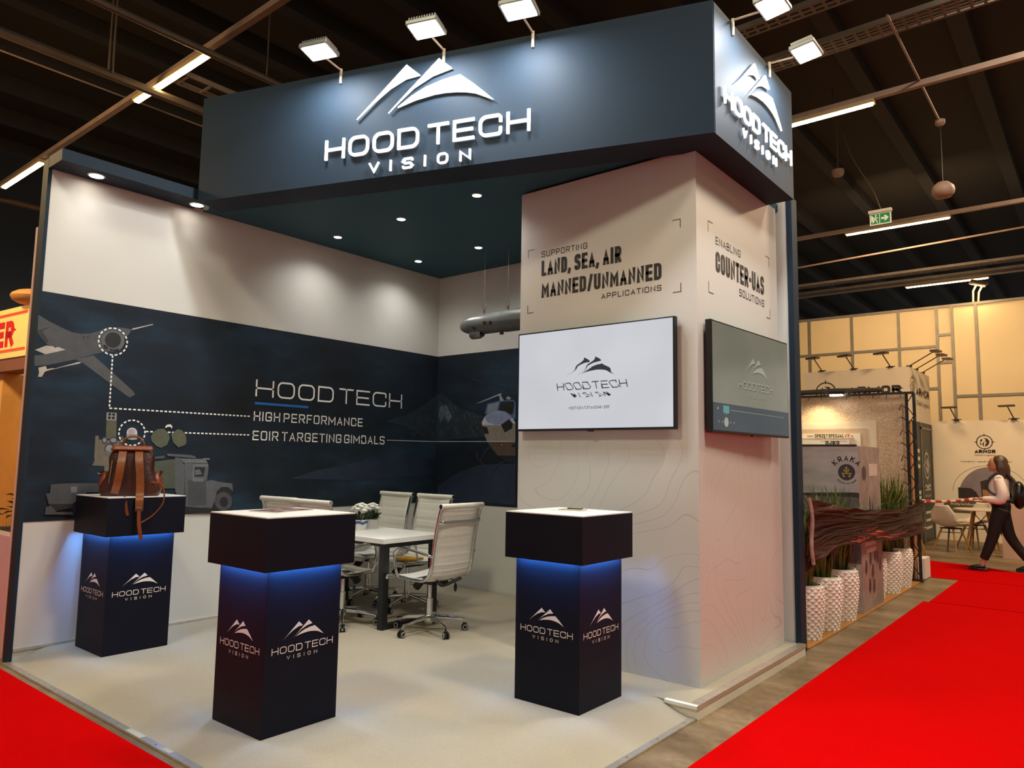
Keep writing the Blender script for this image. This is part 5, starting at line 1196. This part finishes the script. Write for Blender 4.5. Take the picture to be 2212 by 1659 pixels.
# ================================================================== LOGISTICS STAND AT THE FAR END
cream_w = mat('cream_stand_wall', '#e2d2b8', .6, var=.03, scale=2)
brown_p = mat('dark_brown_print', '#2e2320', .5, var=.05)
pale_p = mat('pale_print', '#e6ddcd', .5, var=.02)
def compass(mb, F, c, r):
    def fn(x, y, d): return F[0] + F[1] * x + F[2] * y + F[3] * d
    for k in range(4):
        a0 = pi / 2 * k + .17; pts = [Vector((c[0] + r * cos(a0 + (pi / 2 - .34) * i / 8), c[1] + r * sin(a0 + (pi / 2 - .34) * i / 8))) for i in range(9)]
        stroke(mb, pts, r * .13, False, fn, .002, .002)
        a = pi / 2 * k; d = Vector((cos(a), sin(a))); n = Vector((-d.y, d.x)); C = Vector(c)
        mb.flat([tuple(C + d * r * 1.38), tuple(C + d * r * .9 + n * r * .12), tuple(C + d * r * .9 - n * r * .12)], F, .002)
    for q in ([(-.15, .6), (.35, .55), (.62, .2), (.6, -.2), (.4, -.5), (.05, -.72), (.12, -.3), (.3, -.05), (.1, .15), (.2, .35)], [(-.6, .15), (-.35, .5), (-.2, .3), (-.4, .05)], [(-.62, -.1), (-.45, -.05), (-.35, -.5), (-.5, -.4)], [(-.25, -.1), (-.05, -.05), (-.1, -.65), (-.25, -.5)], [(-.05, .1), (.05, .12), (.02, -.02), (-.1, -.02)]):
        mb.flat([(c[0] + x * r, c[1] + y * r) for x, y in q], F, .0022)
hd = thing('header_box', 'cream header box with black compass logo above the far logistics stand', 'sign', (-1.8, 12, 2.35))
mb = MB(); mb.box(-2.77, 11.0, 2.35, -.80, 12.95, 3.37); mb.build('box', cream_w, hd, world=True)
FH = frame((0, 11.0, 0), X, Z, -Y); FHs = frame((-.80, 0, 0), Y, Z, X)
mb = MB(); compass(mb, FH, (-2.33, 2.95), .19); lettering(mb, 'ARMOR', shift(FH, -1.92, 2.87), .97, .16, .05, .2, .14); mb.build('lettering', brown_p, hd, world=True)
mb = MB(); compass(mb, FHs, (11.22, 3.0), .19); lettering(mb, 'ARMOR', shift(FHs, 11.55, 2.86), 1.3, .17, .055, .2, .14); bftext(mb, 'Global Logistics', shift(FHs, 11.55, 2.68), 1.3, .10); mb.build('lettering', brown_p, hd, world=True)
dg = thing('dark_panel', 'dark green side panel with white compass logo under the cream header', 'panel', (-.82, 12.1, 0))
green_d = mat('dark_green_panel', '#23291d', .45, var=.1)
mb = MB(); mb.box(-.90, 11.15, .0, -.802, 12.95, 2.345); mb.build('panel', green_d, dg, world=True)
mb = MB()
for y in (11.15, 11.80, 12.90): mb.box(-.80, y, 0, -.785, y + .05, 2.345)
mb.box(-.80, 11.8, 2.22, -.785, 12.95, 2.26); mb.build('frame', steel, dg, world=True)
FD = frame((-.801, 0, 0), Y, Z, X)
mb = MB(); compass(mb, FD, (12.33, 1.50), .25); lettering(mb, 'ARMOR', shift(FD, 12.03, 1.0), .6, .13, .035, .2, .14); bftext(mb, 'Global Logistics', shift(FD, 12.03, .88), .6, .06)
for z in (.25, .40, .55): mb.flat([(12.05, z), (12.62, z), (12.62, z + .05), (12.05, z + .05)], FD, .002)
for z in (1.75, 1.6, 1.45, .95, .85, .3): mb.flat([(11.35, z), (11.65, z), (11.65, z + .07), (11.35, z + .07)], FD, .002)
mb.build('lettering', pale_p, dg, world=True)
ww = thing('printed_wall', 'pale far wall with black compass logo, slogan and round ship picture', 'wall', (1.2, 13, 0))
mb = MB(); mb.box(-.80, 13.0, .0, 3.6, 13.1, 2.43); mb.build('panel', cream_w, ww, world=True)
FW_ = frame((0, 13.0, 0), X, Z, -Y)
mb = MB(); compass(mb, FW_, (.125, 1.99), .135); lettering(mb, 'ARMOR', shift(FW_, -.05, 1.765), .355, .075, .022, .2, .14); bftext(mb, 'Global Logistics', shift(FW_, -.053, 1.715), .358, .032)
bftext(mb, 'transport \u2022 spedycja \u2022 prze\u0142adunki', shift(FW_, -.30, 1.585), .86, .036); bftext(mb, 'armor', shift(FW_, .0, .245), .15, .05); mb.build('lettering', brown_p, ww, world=True)
c0 = (.18, 1.0)
def fw_(x, y, d): return FW_[0] + FW_[1] * x + FW_[2] * y + FW_[3] * d
mb = MB(); stroke(mb, [Vector((c0[0] + .64 * cos(pi * i / 30), c0[1] + .52 * sin(pi * i / 30))) for i in range(31)], .007, False, fw_, .0015, .0015); mb.build('thin_arc', mat('olive_print', '#6d6040', .5), ww, world=True)
mb = MB(); mb.flat([(c0[0] + .55 * cos(pi * i / 30), c0[1] - .15 + .64 * sin(pi * i / 30)) for i in range(31)], FW_, .0012); mb.build('picture_sky', mat('dusk_print', '#7d7073', .5, var=.12, scale=5), ww, world=True)
mb = MB(); mb.flat([(-.37, .85), (-.37, 1.07), (-.14, 1.06), (-.06, .99), (-.02, .9), (.02, .85)], FW_, .0016); mb.flat([(.04, .85), (.02, 1.2), (.12, 1.24), (.25, 1.25), (.27, 1.0), (.72, .95), (.72, .85)], FW_, .0016)
mb.flat([(.5, .9), (.66, .95), (.62, 1.2), (.5, 1.38), (.44, 1.4), (.5, 1.2)], FW_, .0016); mb.build('picture_ship', mat('dark_brown_ship', '#2b1c18', .5, var=.3, scale=20), ww, world=True)
mb = MB(); mb.flat([(.06, .9), (.24, .92), (.24, 1.02), (.05, 1.04)], FW_, .002); mb.build('picture_cargo', mat('amber_print', '#9a6a34', .5, var=.3, scale=30), ww, world=True)
pts = [(-.55 + .09 * cos(a), .68 + .125 * sin(a)) for a in [pi / 2 + pi * i / 10 for i in range(11)]] + [(2.2, .555), (2.2, .805)]
mb = MB(); mb.flat(pts, FW_, .0025); mb.build('caption_plate', mat('olive_caption', '#5b4a28', .5, var=.05), ww, world=True)
mb = MB(); bftext(mb, 'Indywidualne rozwi\u0105zania', shift(FW_, -.51, .715), 1.1, .05, .004); bftext(mb, 'Niemo\u017cliwe jest dla nas', shift(FW_, -.47, .605), 1.05, .05, .004); mb.build('caption_lettering', pale_p, ww, world=True)
mb = MB(); mb.flat([(.35, .12), (1.1, .12), (1.1, .52), (.5, .52), (.2, .40)], FW_, .0012); mb.build('picture_band', mat('dark_brown_ship', '#2b1c18', .5), ww, world=True)
pb = mb = MB(); mb.box(.62, 10.2, 0, 2.2, 10.26, .95); tag(mb.build('counter_panel', mat('pinkish_counter', '#caa392', .5, var=.03)), 'pinkish counter front behind the walking woman', 'counter')

# small arm lamps
def arm_lamp(p, d, ln, label):
    p, d = Vector(p), Vector(d).normalized(); sd = d.cross(Z)
    t = thing('arm_lamp', label, 'lamp', p, group='unlit arm lamps on the far stand')
    mb = MB(); mb.cyl(p, p + Z * .03, .05, n=12); mb.cyl(p + Z * .02 - sd * .1, p + Z * .02 + sd * .1, .008, n=6); mb.build('clamp', black_mt, t, world=True)
    e = p + d * ln + Z * .26; mb = MB(); mb.tube([p + Z * .02, e], .011, 8); mb.build('arm', mat('dark_lamp_arm', '#4a3b30', .4), t, world=True)
    M = Matrix((sd, d, Z)).transposed().to_4x4(); M.translation = e + d * .03; mb = MB(); mb.obox(M, .26, .12, .035); mb.build('head', mat('dark_lamp_arm', '#4a3b30', .4), t, world=True)
for x, lab in ((-2.45, 'arm lamp on the header front, leftmost'), (-1.84, 'arm lamp on the header front, middle one'), (-1.18, 'arm lamp on the header front, nearest the corner')): arm_lamp((x + .05, 11.02, 3.37), (-.5, -1, 0), .22, lab)
for y, lab in ((11.1, 'arm lamp on the header right side, nearest the corner'), (11.7, 'arm lamp on the header right side, middle one'), (12.35, 'arm lamp on the header right side, farthest back')): arm_lamp((-.82, y, 3.37), (1, -.2, 0), .45, lab)
for x, lab in ((-.34, 'arm lamp on the pale printed wall, near the dark panel'), (.64, 'arm lamp on the pale printed wall, above the woman')): arm_lamp((x, 12.98, 2.43), (-.4, -1, 0), .22, lab)

# tall cream panel wall with metal grid
tall = thing('panel_wall', 'tall cream panel wall with aluminium grid behind the far stand', 'wall', (-1, 15, 0))
mb = MB(); mb.box(-8, 15.0, 0, 5, 15.08, 5.25); mb.build('panels', mat('warm_cream_panel', '#dcc59a', .55, var=.04, scale=.7), tall, world=True)
vx = [-6.8, -5.8, -4.83, -3.83, -2.80, -1.74, -.93, -.62, -.14, .9, 1.9, 2.9, 3.9]
gm_ = mat('grey_grid_profile', '#7d776c', .5, .4, var=.1)
for x in vx:
    mb = MB(); mb.box(x - .03, 14.965, 0, x + .03, 15.0, 5.25); mb.build('upright_profile', gm_, tall, world=True)
for x0, x1, z in ((-8, -.93, 4.29), (-.93, -.62, 3.9), (-8, -.93, 3.30), (-.62, 5, 3.10), (-8, 5, 5.22), (-8, 5, 2.2), (-.93, -.62, 4.55)):
    mb = MB(); mb.box(x0, 14.97, z - .03, x1, 14.999, z + .03); mb.build('cross_profile', gm_, tall, world=True)
fl2 = thing('floodlight', 'glowing warm floodlight standing on top of the cream panel wall', 'floodlight', (-.1, 15.0, 5.25))
mb = MB(); M = Matrix.Translation((-.05, 14.9, 5.66)) @ Matrix.Rotation(.35, 4, 'Y') @ Matrix.Rotation(.5, 4, 'X'); mb.obox(M, .34, .2, .06); mb.build('housing', steel, fl2, world=True)
mb = MB(); M2 = M @ Matrix.Translation((0, 0, -.034)); mb.obox(M2, .30, .17, .006); mb.build('glass', mat('warm_lamp_glass', '#ffffff', .4, var=0, emis='#ffe29a', es=22), fl2, world=True)
mb = MB(); mb.tube([(-.18, 15, 5.25), (-.17, 14.98, 5.5), (-.1, 14.93, 5.62)], .02, 8); mb.tube([(-.08, 15, 5.25), (-.06, 14.97, 5.45), (.03, 14.93, 5.62)], .02, 8); mb.build('stand', mat('pale_arm_paint', '#c9c0ab', .4), fl2, world=True)
add_light('panel_wall_lamp', 'AREA', (-.05, 14.7, 5.6), (-.8, 15.0, 3.2), 12, (1, .74, .36), fl2, size=.3)

# shell chairs and round table
shell_m = mat('cream_plastic_shell', '#d9c9b4', .4, var=.02); beech = mat('beech_wood', '#a9773f', .45, var=.2, scale=5, stretch=(6, 6, .6))
def shell_chair(loc, rz, label):
    t = thing('shell_chair', label, 'chair', loc, rz, group='cream shell chairs at the far stand')
    prof = smoothpath([(0, .23, .44), (0, .12, .455), (0, -.05, .44), (0, -.15, .46), (0, -.205, .55), (0, -.235, .68), (0, -.26, .82)], 4)
    def fn(u, v):
        i = v * (len(prof) - 1); k = min(int(i), len(prof) - 2); q = prof[k].lerp(prof[k + 1], i - k); s = 2 * u - 1
        wd = .235 - .03 * (abs(v - .45)) - (.10 * max(0, v - .80) / .2) ** 1.0 - .03 * max(0, .1 - v) / .1
        lift = .075 * abs(s) ** 2.5 * sin(pi * min(1, .15 + v * .8)); fw = .06 * abs(s) ** 2.5 * max(0, v - .45)
        return Vector((s * wd, q.y + fw, q.z + lift * (1 if v < .6 else .4)))
    mb = MB(); mb.grid(fn, 15, 28); mb.build('shell', shell_m, t, smooth=True, solid=.012)
    for sx in (-1, 1):
        for sy in (-1, 1):
            mb = MB(); mb.tube([(sx * .10, sy * .10, .42), (sx * .22, sy * .21, 0)], [.018, .011], 8); mb.build('leg', beech, t, smooth=True)
    mb = MB(); mb.box(-.13, -.12, .405, .13, .12, .425); mb.tube([(-.14, -.13, .34), (.14, .13, .34)], .006, 6); mb.tube([(.14, -.13, .34), (-.14, .13, .34)], .006, 6); mb.build('frame', black_mt, t)
    return t
sc = shell_chair((-.16, 10.55, 0), radians(-25), 'cream shell chair with its back to the aisle, in front of the round table')
dup(sc, (-.80, 10.35, 0), radians(-75), 'cream shell chair at left of the round table, seen from the side')
dup(sc, (.05, 11.75, 0), radians(150), 'cream shell chair on the far side of the round table')
dup(sc, (-.62, 9.5, 0), radians(-70), 'cream shell chair partly hidden by the end of the plastic film')
rt = thing('round_table', 'round cream table on crossed wooden legs at the far stand', 'table', (.22, 11.2, 0))
mb = MB(); mb.lathe([(.40, .715), (.42, .72), (.42, .738), (.40, .742)], (.22, 11.2, 0), 36); mb.build('tabletop', shell_m, rt, world=True)
for k in range(4):
    a = pi / 4 + k * pi / 2; mb = MB(); mb.tube([(.22 + .15 * cos(a), 11.2 + .15 * sin(a), .70), (.22 + .33 * cos(a), 11.2 + .33 * sin(a), 0)], [.022, .014], 8); mb.build('leg', beech, rt, world=True, smooth=True)
mb = MB()
for k in range(4):
    a = pi / 4 + k * pi / 2; b_ = a + pi / 2; mb.tube([(.22 + .16 * cos(a), 11.2 + .16 * sin(a), .69), (.22 + .25 * cos(b_), 11.2 + .25 * sin(b_), .32)], .007, 6)
mb.build('cross_wires', black_mt, rt, world=True)

# ================================================================== LEFT NEIGHBOUR
orange_w = mat('amber_stand_board', '#d9a45c', .6, var=.05); lilac = mat('lilac_board', '#cfaeb9', .5, var=.05)
sg = thing('shop_sign', 'lit yellow sign board with red letters ER at the left edge', 'sign', (-8.5, -1.4, 2.6))
dS = Vector((.997, .075, 0)).normalized(); FSg = frame(Vector((-8.0, -1.372, 0)) - dS * 3.0, dS, Z, dS.cross(Z))
mb = MB(); mb.prism([(0, 2.66), (3.0, 2.66), (3.0, 3.29), (0, 3.29)], FSg, -.12, 0); mb.build('board', mat('yellow_lit_board', '#e8c07c', .5, var=.04, emis='#ffbe5a', es=.25), sg, world=True)
mb = MB(); lettering(mb, 'ER', shift(FSg, 2.03, 2.80), .52, .33, .085, .3, .14); mb.build('lettering', mat('red_letter', '#c41410', .5), sg, world=True)
mb = MB()
for z in (2.745, 3.20): mb.prism([(0, z), (2.9, z), (2.9, z + .018), (0, z + .018)], FSg, .002, .02)
mb.build('red_neon_lines', mat('red_line_glow', '#e03a22', .5, emis='#ff3a1a', es=.6), sg, world=True)
mb = MB(); mb.prism([(0, 2.50), (3.0, 2.50), (3.0, 2.66), (0, 2.66)], FSg, -.3, -.02); mb.build('under_band', mat('brown_band', '#7a4c36', .5), sg, world=True)
mb = MB(); mb.prism([(-1, 0), (3.3, 0), (3.3, 2.5), (-1, 2.5)], FSg, -.75, -.70); tag(mb.build('stand_back_board', orange_w), 'amber back board of the left neighbour stand', 'board')
for s, w_, lab in ((2.72, .25, 'amber pillar under the right end of the yellow sign'), (1.9, .12, 'slim amber post under the red letters')):
    mb = MB(); mb.prism([(s, 0), (s + w_, 0), (s + w_, 2.5), (s, 2.5)], FSg, -.5, -.12); tag(mb.build('stand_pillar', orange_w), lab, 'pillar')
pbx = thing('plant_box', 'lilac plant box with glossy dark plant at the left edge', 'plant', (-4.6, -2.3, 0))
mb = MB(); mb.box(-5.3, -2.50, 0, -4.26, -2.05, .86)
mb.build('box', lilac, pbx, world=True, bevel=.004)
mb = MB(); mb.box(-5.2, -2.40, .861, -4.34, -2.15, .868); mb.build('soil', mat('dark_soil', '#241a14', .9), pbx, world=True)
rnd = random.Random(11); mb = MB()
for i in range(70):
    b0 = Vector((rnd.uniform(-5.1, -4.4), rnd.uniform(-2.38, -2.16), .86)); a = rnd.uniform(0, 2 * pi); d = Vector((cos(a), sin(a), 0)); h = rnd.uniform(.08, .30); L_ = rnd.uniform(.06, .13)
    p = b0 + Z * h; tip = p + d * L_ + Z * rnd.uniform(-.03, .06); s = d.cross(Z) * L_ * .26; m_ = p.lerp(tip, .5) + Z * .012
    mb.add([p, m_ + s, tip, m_ - s, b0, b0 + Vector((.004, 0, 0))], [(0, 1, 2, 3), (4, 5, 0)])
mb.build('leaves', mat('glossy_dark_leaf', '#2c3a17', .3, var=.5, scale=12), pbx, world=True, solid=.001)
mb = MB(); mb.ball((-8.1, -1.33, 3.38), .25, .25, .10, 18, 8); tag(mb.build('lamp_shade', mat('amber_shade', '#b98a55', .5), smooth=True), 'amber lamp shade just above the yellow sign', 'lamp')

# ================================================================== WALKING WOMAN
skin = mat('skin', '#c98d6c', .5, var=.05); hair_m = mat('brown_hair', '#4a3421', .45, var=.35, scale=30, stretch=(8, 8, .8))
blouse_m = mat('white_blouse', '#e8d9cf', .7, var=.05, bump=.3, bscale=14); trous = mat('black_trousers', '#17130f', .8, var=.15); shoe_m = mat('black_shoe_leather', '#120f0e', .3)
fwd = Vector((-.97, -.08, 0)).normalized(); lft = Z.cross(fwd)
wo = thing('person', 'woman in white blouse and black trousers walking left, one hand on the barrier tape', 'person', (.80, 8.36, .006))
WB = Vector((.80, 8.36, .006))
def wp(f, l, z): return WB + (fwd * f + lft * l + Z * z) * 1.03
def remesh(o, vs, sm=6):
    q = o.modifiers.new('one_surface', 'REMESH'); q.mode = 'VOXEL'; q.voxel_size = vs; q.use_smooth_shade = True
    q = o.modifiers.new('soften', 'SMOOTH'); q.factor = .5; q.iterations = sm
    return o
def limb(mb, pts, rr, n=12): mb.tube(smoothpath([wp(*p) for p in pts], 4), [rr[min(int(i / 4), len(rr) - 2)] + (rr[min(int(i / 4) + 1, len(rr) - 1)] - rr[min(int(i / 4), len(rr) - 2)]) * ((i % 4) / 4) if i < 4 * (len(pts) - 1) else rr[-1] for i in range(4 * (len(pts) - 1) + 1)], n)
MH = Matrix((fwd, lft, Z)).transposed()
mb = MB()
limb(mb, [(.0, 0, .82), (.0, 0, .98), (.015, 0, 1.15), (.0, 0, 1.28), (.0, 0, 1.34)], [.10, .095, .105, .10, .05]); limb(mb, [(.0, -.15, 1.27), (0, 0, 1.29), (0, .15, 1.27)], [.045, .06, .045])
limb(mb, [(0, 0, 1.30), (.015, 0, 1.37), (.025, 0, 1.43)], [.05, .045, .048])
mb.ball(wp(.03, 0, 1.485), .092, .072, .112, 18, 12, M=MH); mb.ball(wp(.065, 0, 1.44), .055, .05, .055, 14, 8, M=MH)
mb.tube([wp(.115, 0, 1.49), wp(.138, 0, 1.465), wp(.118, 0, 1.452)], [.008, .013, .009], 8)            # nose
mb.tube([wp(.108, -.02, 1.428), wp(.118, 0, 1.43), wp(.108, .02, 1.428)], [.006, .009, .006], 8)        # lips
mb.ball(wp(.10, 0, 1.395), .018, .022, .016, 10, 6, M=MH)                                                # chin
for s in (-1, 1): mb.ball(wp(.01, s * .073, 1.48), .018, .008, .03, 10, 6, M=MH)
# legs
limb(mb, [(.0, .075, .84), (.11, .075, .47), (.235, .075, .11), (.245, .075, .06)], [.085, .055, .032, .033]); limb(mb, [(.0, -.075, .84), (-.10, -.075, .48), (-.30, -.075, .13), (-.31, -.075, .09)], [.085, .055, .032, .033])
limb(mb, [(.235, .075, .05), (.30, .08, .035), (.38, .085, .025)], [.033, .03, .02]); limb(mb, [(-.32, -.075, .08), (-.26, -.08, .05), (-.18, -.085, .028)], [.033, .03, .02])
# left arm forward on the tape, right arm hanging ahead
limb(mb, [(.0, .165, 1.27), (-.03, .21, 1.12), (-.01, .215, .99), (.12, .19, .995), (.235, .15, 1.0)], [.045, .04, .034, .03, .022])
limb(mb, [(.0, -.165, 1.27), (.03, -.21, 1.12), (.07, -.20, 1.0), (.15, -.17, .98), (.25, -.12, .99)], [.045, .04, .034, .03, .022])
def hand(f, l, z, s):
    mb.ball(wp(f + .03, l, z), .042, .034 * 1, .016, 12, 8, M=MH)
    for k, (dl, ln) in enumerate(((-.026, .05), (-.009, .06), (.009, .057), (.026, .045))):
        mb.tube([wp(f + .06, l + dl, z + .003), wp(f + .06 + ln * .55, l + dl, z + .004), wp(f + .06 + ln * .9, l + dl, z - .016), wp(f + .055 + ln * .8, l + dl, z - .032)], [.009, .0085, .0078, .006], 8)
    mb.tube([wp(f + .01, l - s * .028, z), wp(f + .035, l - s * .05, z - .008), wp(f + .065, l - s * .048, z - .022)], [.010, .009, .007], 8)
hand(.25, .145, 1.0, 1); hand(.265, -.115, .99, -1)
remesh(mb.build('body', skin, wo, world=True, smooth=True), .0065, 3)
mb = MB()
for s in (-1, 1): mb.ball(wp(.108, s * .032, 1.488), .008, .011, .007, 8, 6, M=MH)
mb.build('eyes', mat('eye_brown', '#2a1c14', .2), wo, world=True, smooth=True)
mb = MB(); limb(mb, [(.0, 0, .98), (-.01, 0, .90), (-.01, 0, .80)], [.108, .122, .11])
limb(mb, [(.0, .075, .86), (.06, .077, .66), (.11, .077, .46), (.175, .076, .28), (.225, .075, .155)], [.105, .09, .075, .066, .058]); limb(mb, [(-.01, -.075, .86), (-.05, -.077, .66), (-.10, -.077, .47), (-.20, -.076, .30), (-.285, -.075, .175)], [.105, .09, .075, .066, .058])
remesh(mb.build('trousers', trous, wo, world=True, smooth=True), .011, 3)
mb = MB(); limb(mb, [(.0, 0, .955), (.01, 0, 1.03), (.02, 0, 1.16), (.0, 0, 1.28), (.0, 0, 1.335)], [.112, .135, .13, .118, .06]); limb(mb, [(.0, -.165, 1.265), (0, 0, 1.285), (0, .165, 1.265)], [.062, .075, .062])
limb(mb, [(.0, .165, 1.265), (-.03, .215, 1.12), (-.015, .215, 1.0), (.10, .195, .992), (.20, .165, .998)], [.065, .07, .072, .055, .036]); limb(mb, [(.0, -.165, 1.265), (.03, -.215, 1.12), (.07, -.205, 1.01), (.14, -.175, .98), (.21, -.14, .985)], [.065, .068, .065, .05, .036])
remesh(mb.build('blouse', blouse_m, wo, world=True, smooth=True), .010, 2)
mb = MB(); mb.ball(wp(-.018, 0, 1.515), .105, .090, .103, 18, 12, M=MH)
for a, l, z1 in ((-.085, .05, 1.29), (-.085, -.05, 1.29), (-.10, 0, 1.27), (-.05, .082, 1.30), (-.05, -.082, 1.30), (-.015, .082, 1.33), (-.015, -.082, 1.33)): limb(mb, [(a * .6, l * .8, 1.54), (a, l, 1.43), (a - .012, l * 1.1, z1)], [.04, .042, .022])
remesh(mb.build('hair', hair_m, wo, world=True, smooth=True), .009, 2)
for f, l, z, h in ((.24, .075, .0, 0), (-.315, -.075, .0, .03)):
    mb = MB(); limb(mb, [(f - .03, l, .045 + h), (f + .05, l + .004, .045 + h * .6), (f + .12, l + .008, .032), (f + .17, l + .01, .024)], [.036, .036, .033, .018]); mb.obox(Matrix.Translation(wp(f + .06, l + .005, .009)) @ MH.to_4x4(), .24, .07, .016); mb.obox(Matrix.Translation(wp(f - .03, l, .02 + h * .5)) @ MH.to_4x4(), .06, .06, .035)
    remesh(mb.build('shoe', shoe_m, wo, world=True, smooth=True), .008, 1)
bk = thing('backpack', 'black leather backpack on the walking woman', 'backpack', wp(-.20, 0, .95))
mb = MB(); mb.ball(wp(-.225, .0, 1.06), .09, .145, .20, 18, 12, M=MH); mb.ball(wp(-.275, .0, .985), .05, .11, .09, 14, 8, M=MH); mb.build('body', mat('black_leather', '#14120f', .3, var=.2), bk, world=True, smooth=True)
for s in (-1, 1):
    mb = MB(); mb.tube(smoothpath([wp(-.15, s * .08, 1.24), wp(-.07, s * .10, 1.355), wp(.03, s * .115, 1.352), wp(.125, s * .13, 1.25), wp(.13, s * .15, 1.12), wp(-.05, s * .16, 1.0), wp(-.17, s * .11, .95)], 5), .016, 8, flat=.35); mb.build('strap', mat('black_leather', '#14120f', .3), bk, world=True, smooth=True)
# barrier tape from the film to the woman's hand
def mat_tape():
    m, nt, b = nodes_of('red_white_barrier_tape'); tc = nt.nodes.new('ShaderNodeTexCoord'); wv = nt.nodes.new('ShaderNodeTexWave'); wv.inputs['Scale'].default_value = 1.6; wv.bands_direction = 'DIAGONAL'
    nt.links.new(tc.outputs['Object'], wv.inputs['Vector']); r = ramp(nt, wv.outputs[1 if len(wv.outputs) > 1 else 0], [(.48, lin('#c02a20')), (.52, lin('#eadfd6'))]); r.color_ramp.interpolation = 'CONSTANT'
    nt.links.new(r.outputs[0], b.inputs['Base Color']); setin(b, 'Roughness', .4); return m
hp_ = wp(.32, .145, .985); a_ = Vector((.13, 6.48, 1.035)); mb = MB()
mb.grid(lambda u, v: a_.lerp(hp_, u) + Vector((.012 * sin(u * 20), 0, (v - .5) * .05 * (1 - .4 * sin(pi * u)) - .015 * sin(pi * u))), 60, 4)
tag(mb.build('barrier_tape', mat_tape(), smooth=True, solid=.001), 'red and white barrier tape stretched from the film to the woman', 'tape')
